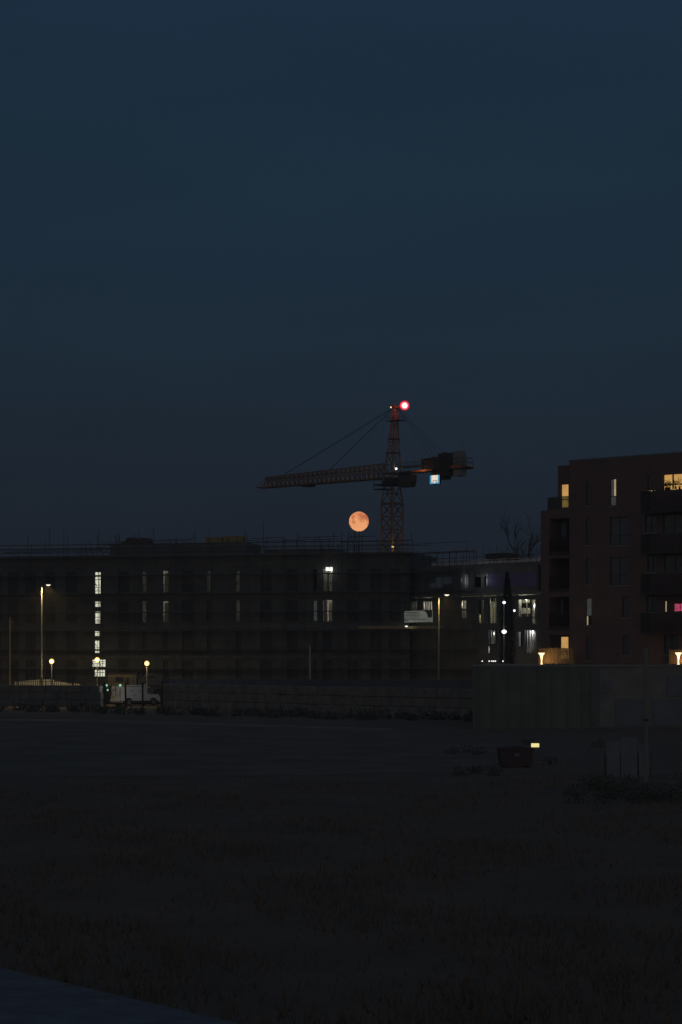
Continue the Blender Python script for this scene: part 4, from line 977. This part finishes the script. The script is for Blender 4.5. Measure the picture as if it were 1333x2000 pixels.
# local +x forward, right side faces the camera (y = 0), rear at x = 0
prof = [(0.02,.42),(0.0,.95),(.07,1.82),(.16,1.93),(1.5,1.97),(2.95,1.97),(3.25,1.9),(4.12,1.24),(4.38,1.02),(4.53,.75),(4.55,.45),(4.45,.28),(.12,.28)]
s_ = MB(); n_ = len(prof); W = 1.92
def hw_(z): return .96 if z < 1.0 else .96-.11*((z-1.0)/.97)**1.4
for sgn in (-1, 1):
    for x, z in prof: s_.v.append((x, W/2+sgn*hw_(z), z))
s_.f.append(tuple(range(n_))); s_.f.append(tuple(n_+k for k in reversed(range(n_))))
for k in range(n_): s_.f.append((k, n_+k, n_+(k+1)%n_, (k+1)%n_))
body = s_.build('body', M['white'], van); bv = body.modifiers.new('bevel', 'BEVEL'); bv.width = .05; bv.segments = 2; bv.limit_method = 'ANGLE'; bv.angle_limit = R(25)
def side(pts, name, m_, off=.012):
    for sgn in (-1, 1):
        q_ = MB(); q_.poly([(x, W/2+sgn*(hw_(z)+off), z) for x, z in pts]); q_.build(name, m_, van)
side([(3.05,1.74),(3.02,1.25),(3.12,1.14),(4.14,1.08),(4.05,1.2),(3.42,1.74)], 'side_window', M['glass'])
side([(.2,.3),(4.3,.3),(4.3,.47),(.2,.47)], 'side_trim', M['darksteel'])
for x in (1.35, 2.85):
    side([(x,.5),(x+.018,.5),(x+.018,1.8),(x,1.8)], 'door_seam', M['darksteel'])
side([(2.5,1.02),(2.72,1.02),(2.72,1.07),(2.5,1.07)], 'door_handle', M['darksteel'], .02)
q_ = MB(); rr = random.Random(9)
for zc, xa, xb in ((1.44,1.05,1.5),(1.42,2.0,2.75),(1.02,1.4,1.75)):
    x = xa
    while x < xb: w = rr.uniform(.05,.11); q_.box(x,W/2-hw_(zc)-.014,zc-.03,x+w,W/2-hw_(zc)-.009,zc+.03); x += w+.025
q_.build('lettering', M['ink'], van)
MB().poly([(3.34,.22,1.855),(3.34,W-.22,1.855),(4.09,W-.16,1.285),(4.09,.16,1.285)]).build('windscreen', M['glass'], van)
for sgn, nm in ((-1,'r'),(1,'l')):
    y = W/2+sgn*.82; MB().box(-.035,y-.07,.95,.06,y+.07,1.42).build('tail_light', M['red'], van)
    y = W/2+sgn*1.08; MB().box(3.85,y-.1,1.12,4.0,y+.1,1.4).build('mirror', M['darksteel'], van)
    y = W/2+sgn*.7; MB().box(4.5,y-.15,.68,4.56,y+.15,.85).build('headlight', M['steel'], van)
MB().box(-.08,.06,.34,.1,W-.06,.62).build('rear_bumper', M['white'], van)
MB().box(-.012,W/2-.01,.65,.05,W/2+.01,1.86).build('rear_door_seam', M['darksteel'], van)
MB().box(-.03,W/2+.22,.78,.02,W/2+.72,.9).build('number_plate', M['plate'], van)
MB().box(-.03,W/2-.3,1.02,.02,W/2-.05,1.08).build('rear_door_handle', M['darksteel'], van)
MB().box(.02,W/2+.1,1.5,.05,W/2+.65,1.56).build('rear_badge', M['darksteel'], van)
MB().box(.12,W/2+.2,1.95,.7,W/2+.6,2.08).build('roof_box', M['cream'], van)
for x in (.92, 3.72):
    for y in (-.02, W-.22):
        w_o = MB().tube((x,y,.34),(x,y+.24,.34),.34,18).build('wheel', M['rubber'], van)
        MB().tube((x,y-.012,.34),(x,y+.252,.34),.2,14).build('rim', M['greywall'], w_o)
        yo = -.006 if y < .5 else W+.006
    for sgn in (-1,1):
        q_ = MB(); q_.poly([(x+.42*math.cos(a), W/2+sgn*.966, .34+.42*math.sin(a)) for a in [math.pi*k/12 for k in range(13)]]); q_.build('wheel_arch', M['rubber'], van)

# ------------------------------------------------------------------ low outbuilding in the near left corner
ob2 = thing('outbuilding', 'low outbuilding with a blue grey felt roof at the near left corner', 'outbuilding', (0,0,0))
zr = 1.6; D1 = (H-zr)*F/(1890-HY); D2 = (H-zr)*F/(2002-HY); A = Vector(((0-CX)*D1/F, D1)); B = Vector(((474-CX)*D2/F, D2)); dv = (B-A).normalized(); nn = Vector((-dv.y, dv.x))*-1
A2 = A-dv*4; B2 = B+dv*1.0; C2 = B2+nn*4.2; D_2 = A2+nn*4.2
s_ = MB(); i = 0
for z in (zr-.1, zr):
    for p in (A2,B2,C2,D_2): s_.v.append((p.x,p.y,z))
s_.f += [(0,3,2,1),(4,5,6,7),(0,1,5,4),(1,2,6,5),(2,3,7,6),(3,0,4,7)]
s_.build('roof', M['felt'], ob2)
s_ = MB(); ins = .25
q4 = [A2+dv*ins+nn*ins, B2-dv*ins+nn*ins, C2-dv*ins-nn*ins, D_2+dv*ins-nn*ins]
for z in (-.2, zr-.103):
    for p in q4: s_.v.append((p.x,p.y,z))
s_.f += [(0,3,2,1),(4,5,6,7),(0,1,5,4),(1,2,6,5),(2,3,7,6),(3,0,4,7)]
s_.build('walls', M['shedwall'], ob2)

# ------------------------------------------------------------------ thin scattering volume added to lift the blacks
hm = bpy.data.materials.new('added_haze'); hm.use_nodes = True; hn = hm.node_tree
for q in list(hn.nodes):
    if q.type != 'OUTPUT_MATERIAL': hn.nodes.remove(q)
hv = hn.nodes.new('ShaderNodeVolumePrincipled'); hv.inputs['Density'].default_value = .0007; hv.inputs['Anisotropy'].default_value = .1; hv.inputs['Color'].default_value = (.9,.86,.8,1)
hn.links.new(hv.outputs[0], [q for q in hn.nodes if q.type == 'OUTPUT_MATERIAL'][0].inputs['Volume'])
hb = MB().box(-160,-20,-2,160,330,45).build('added_haze', hm); hb['kind'] = 'stuff'
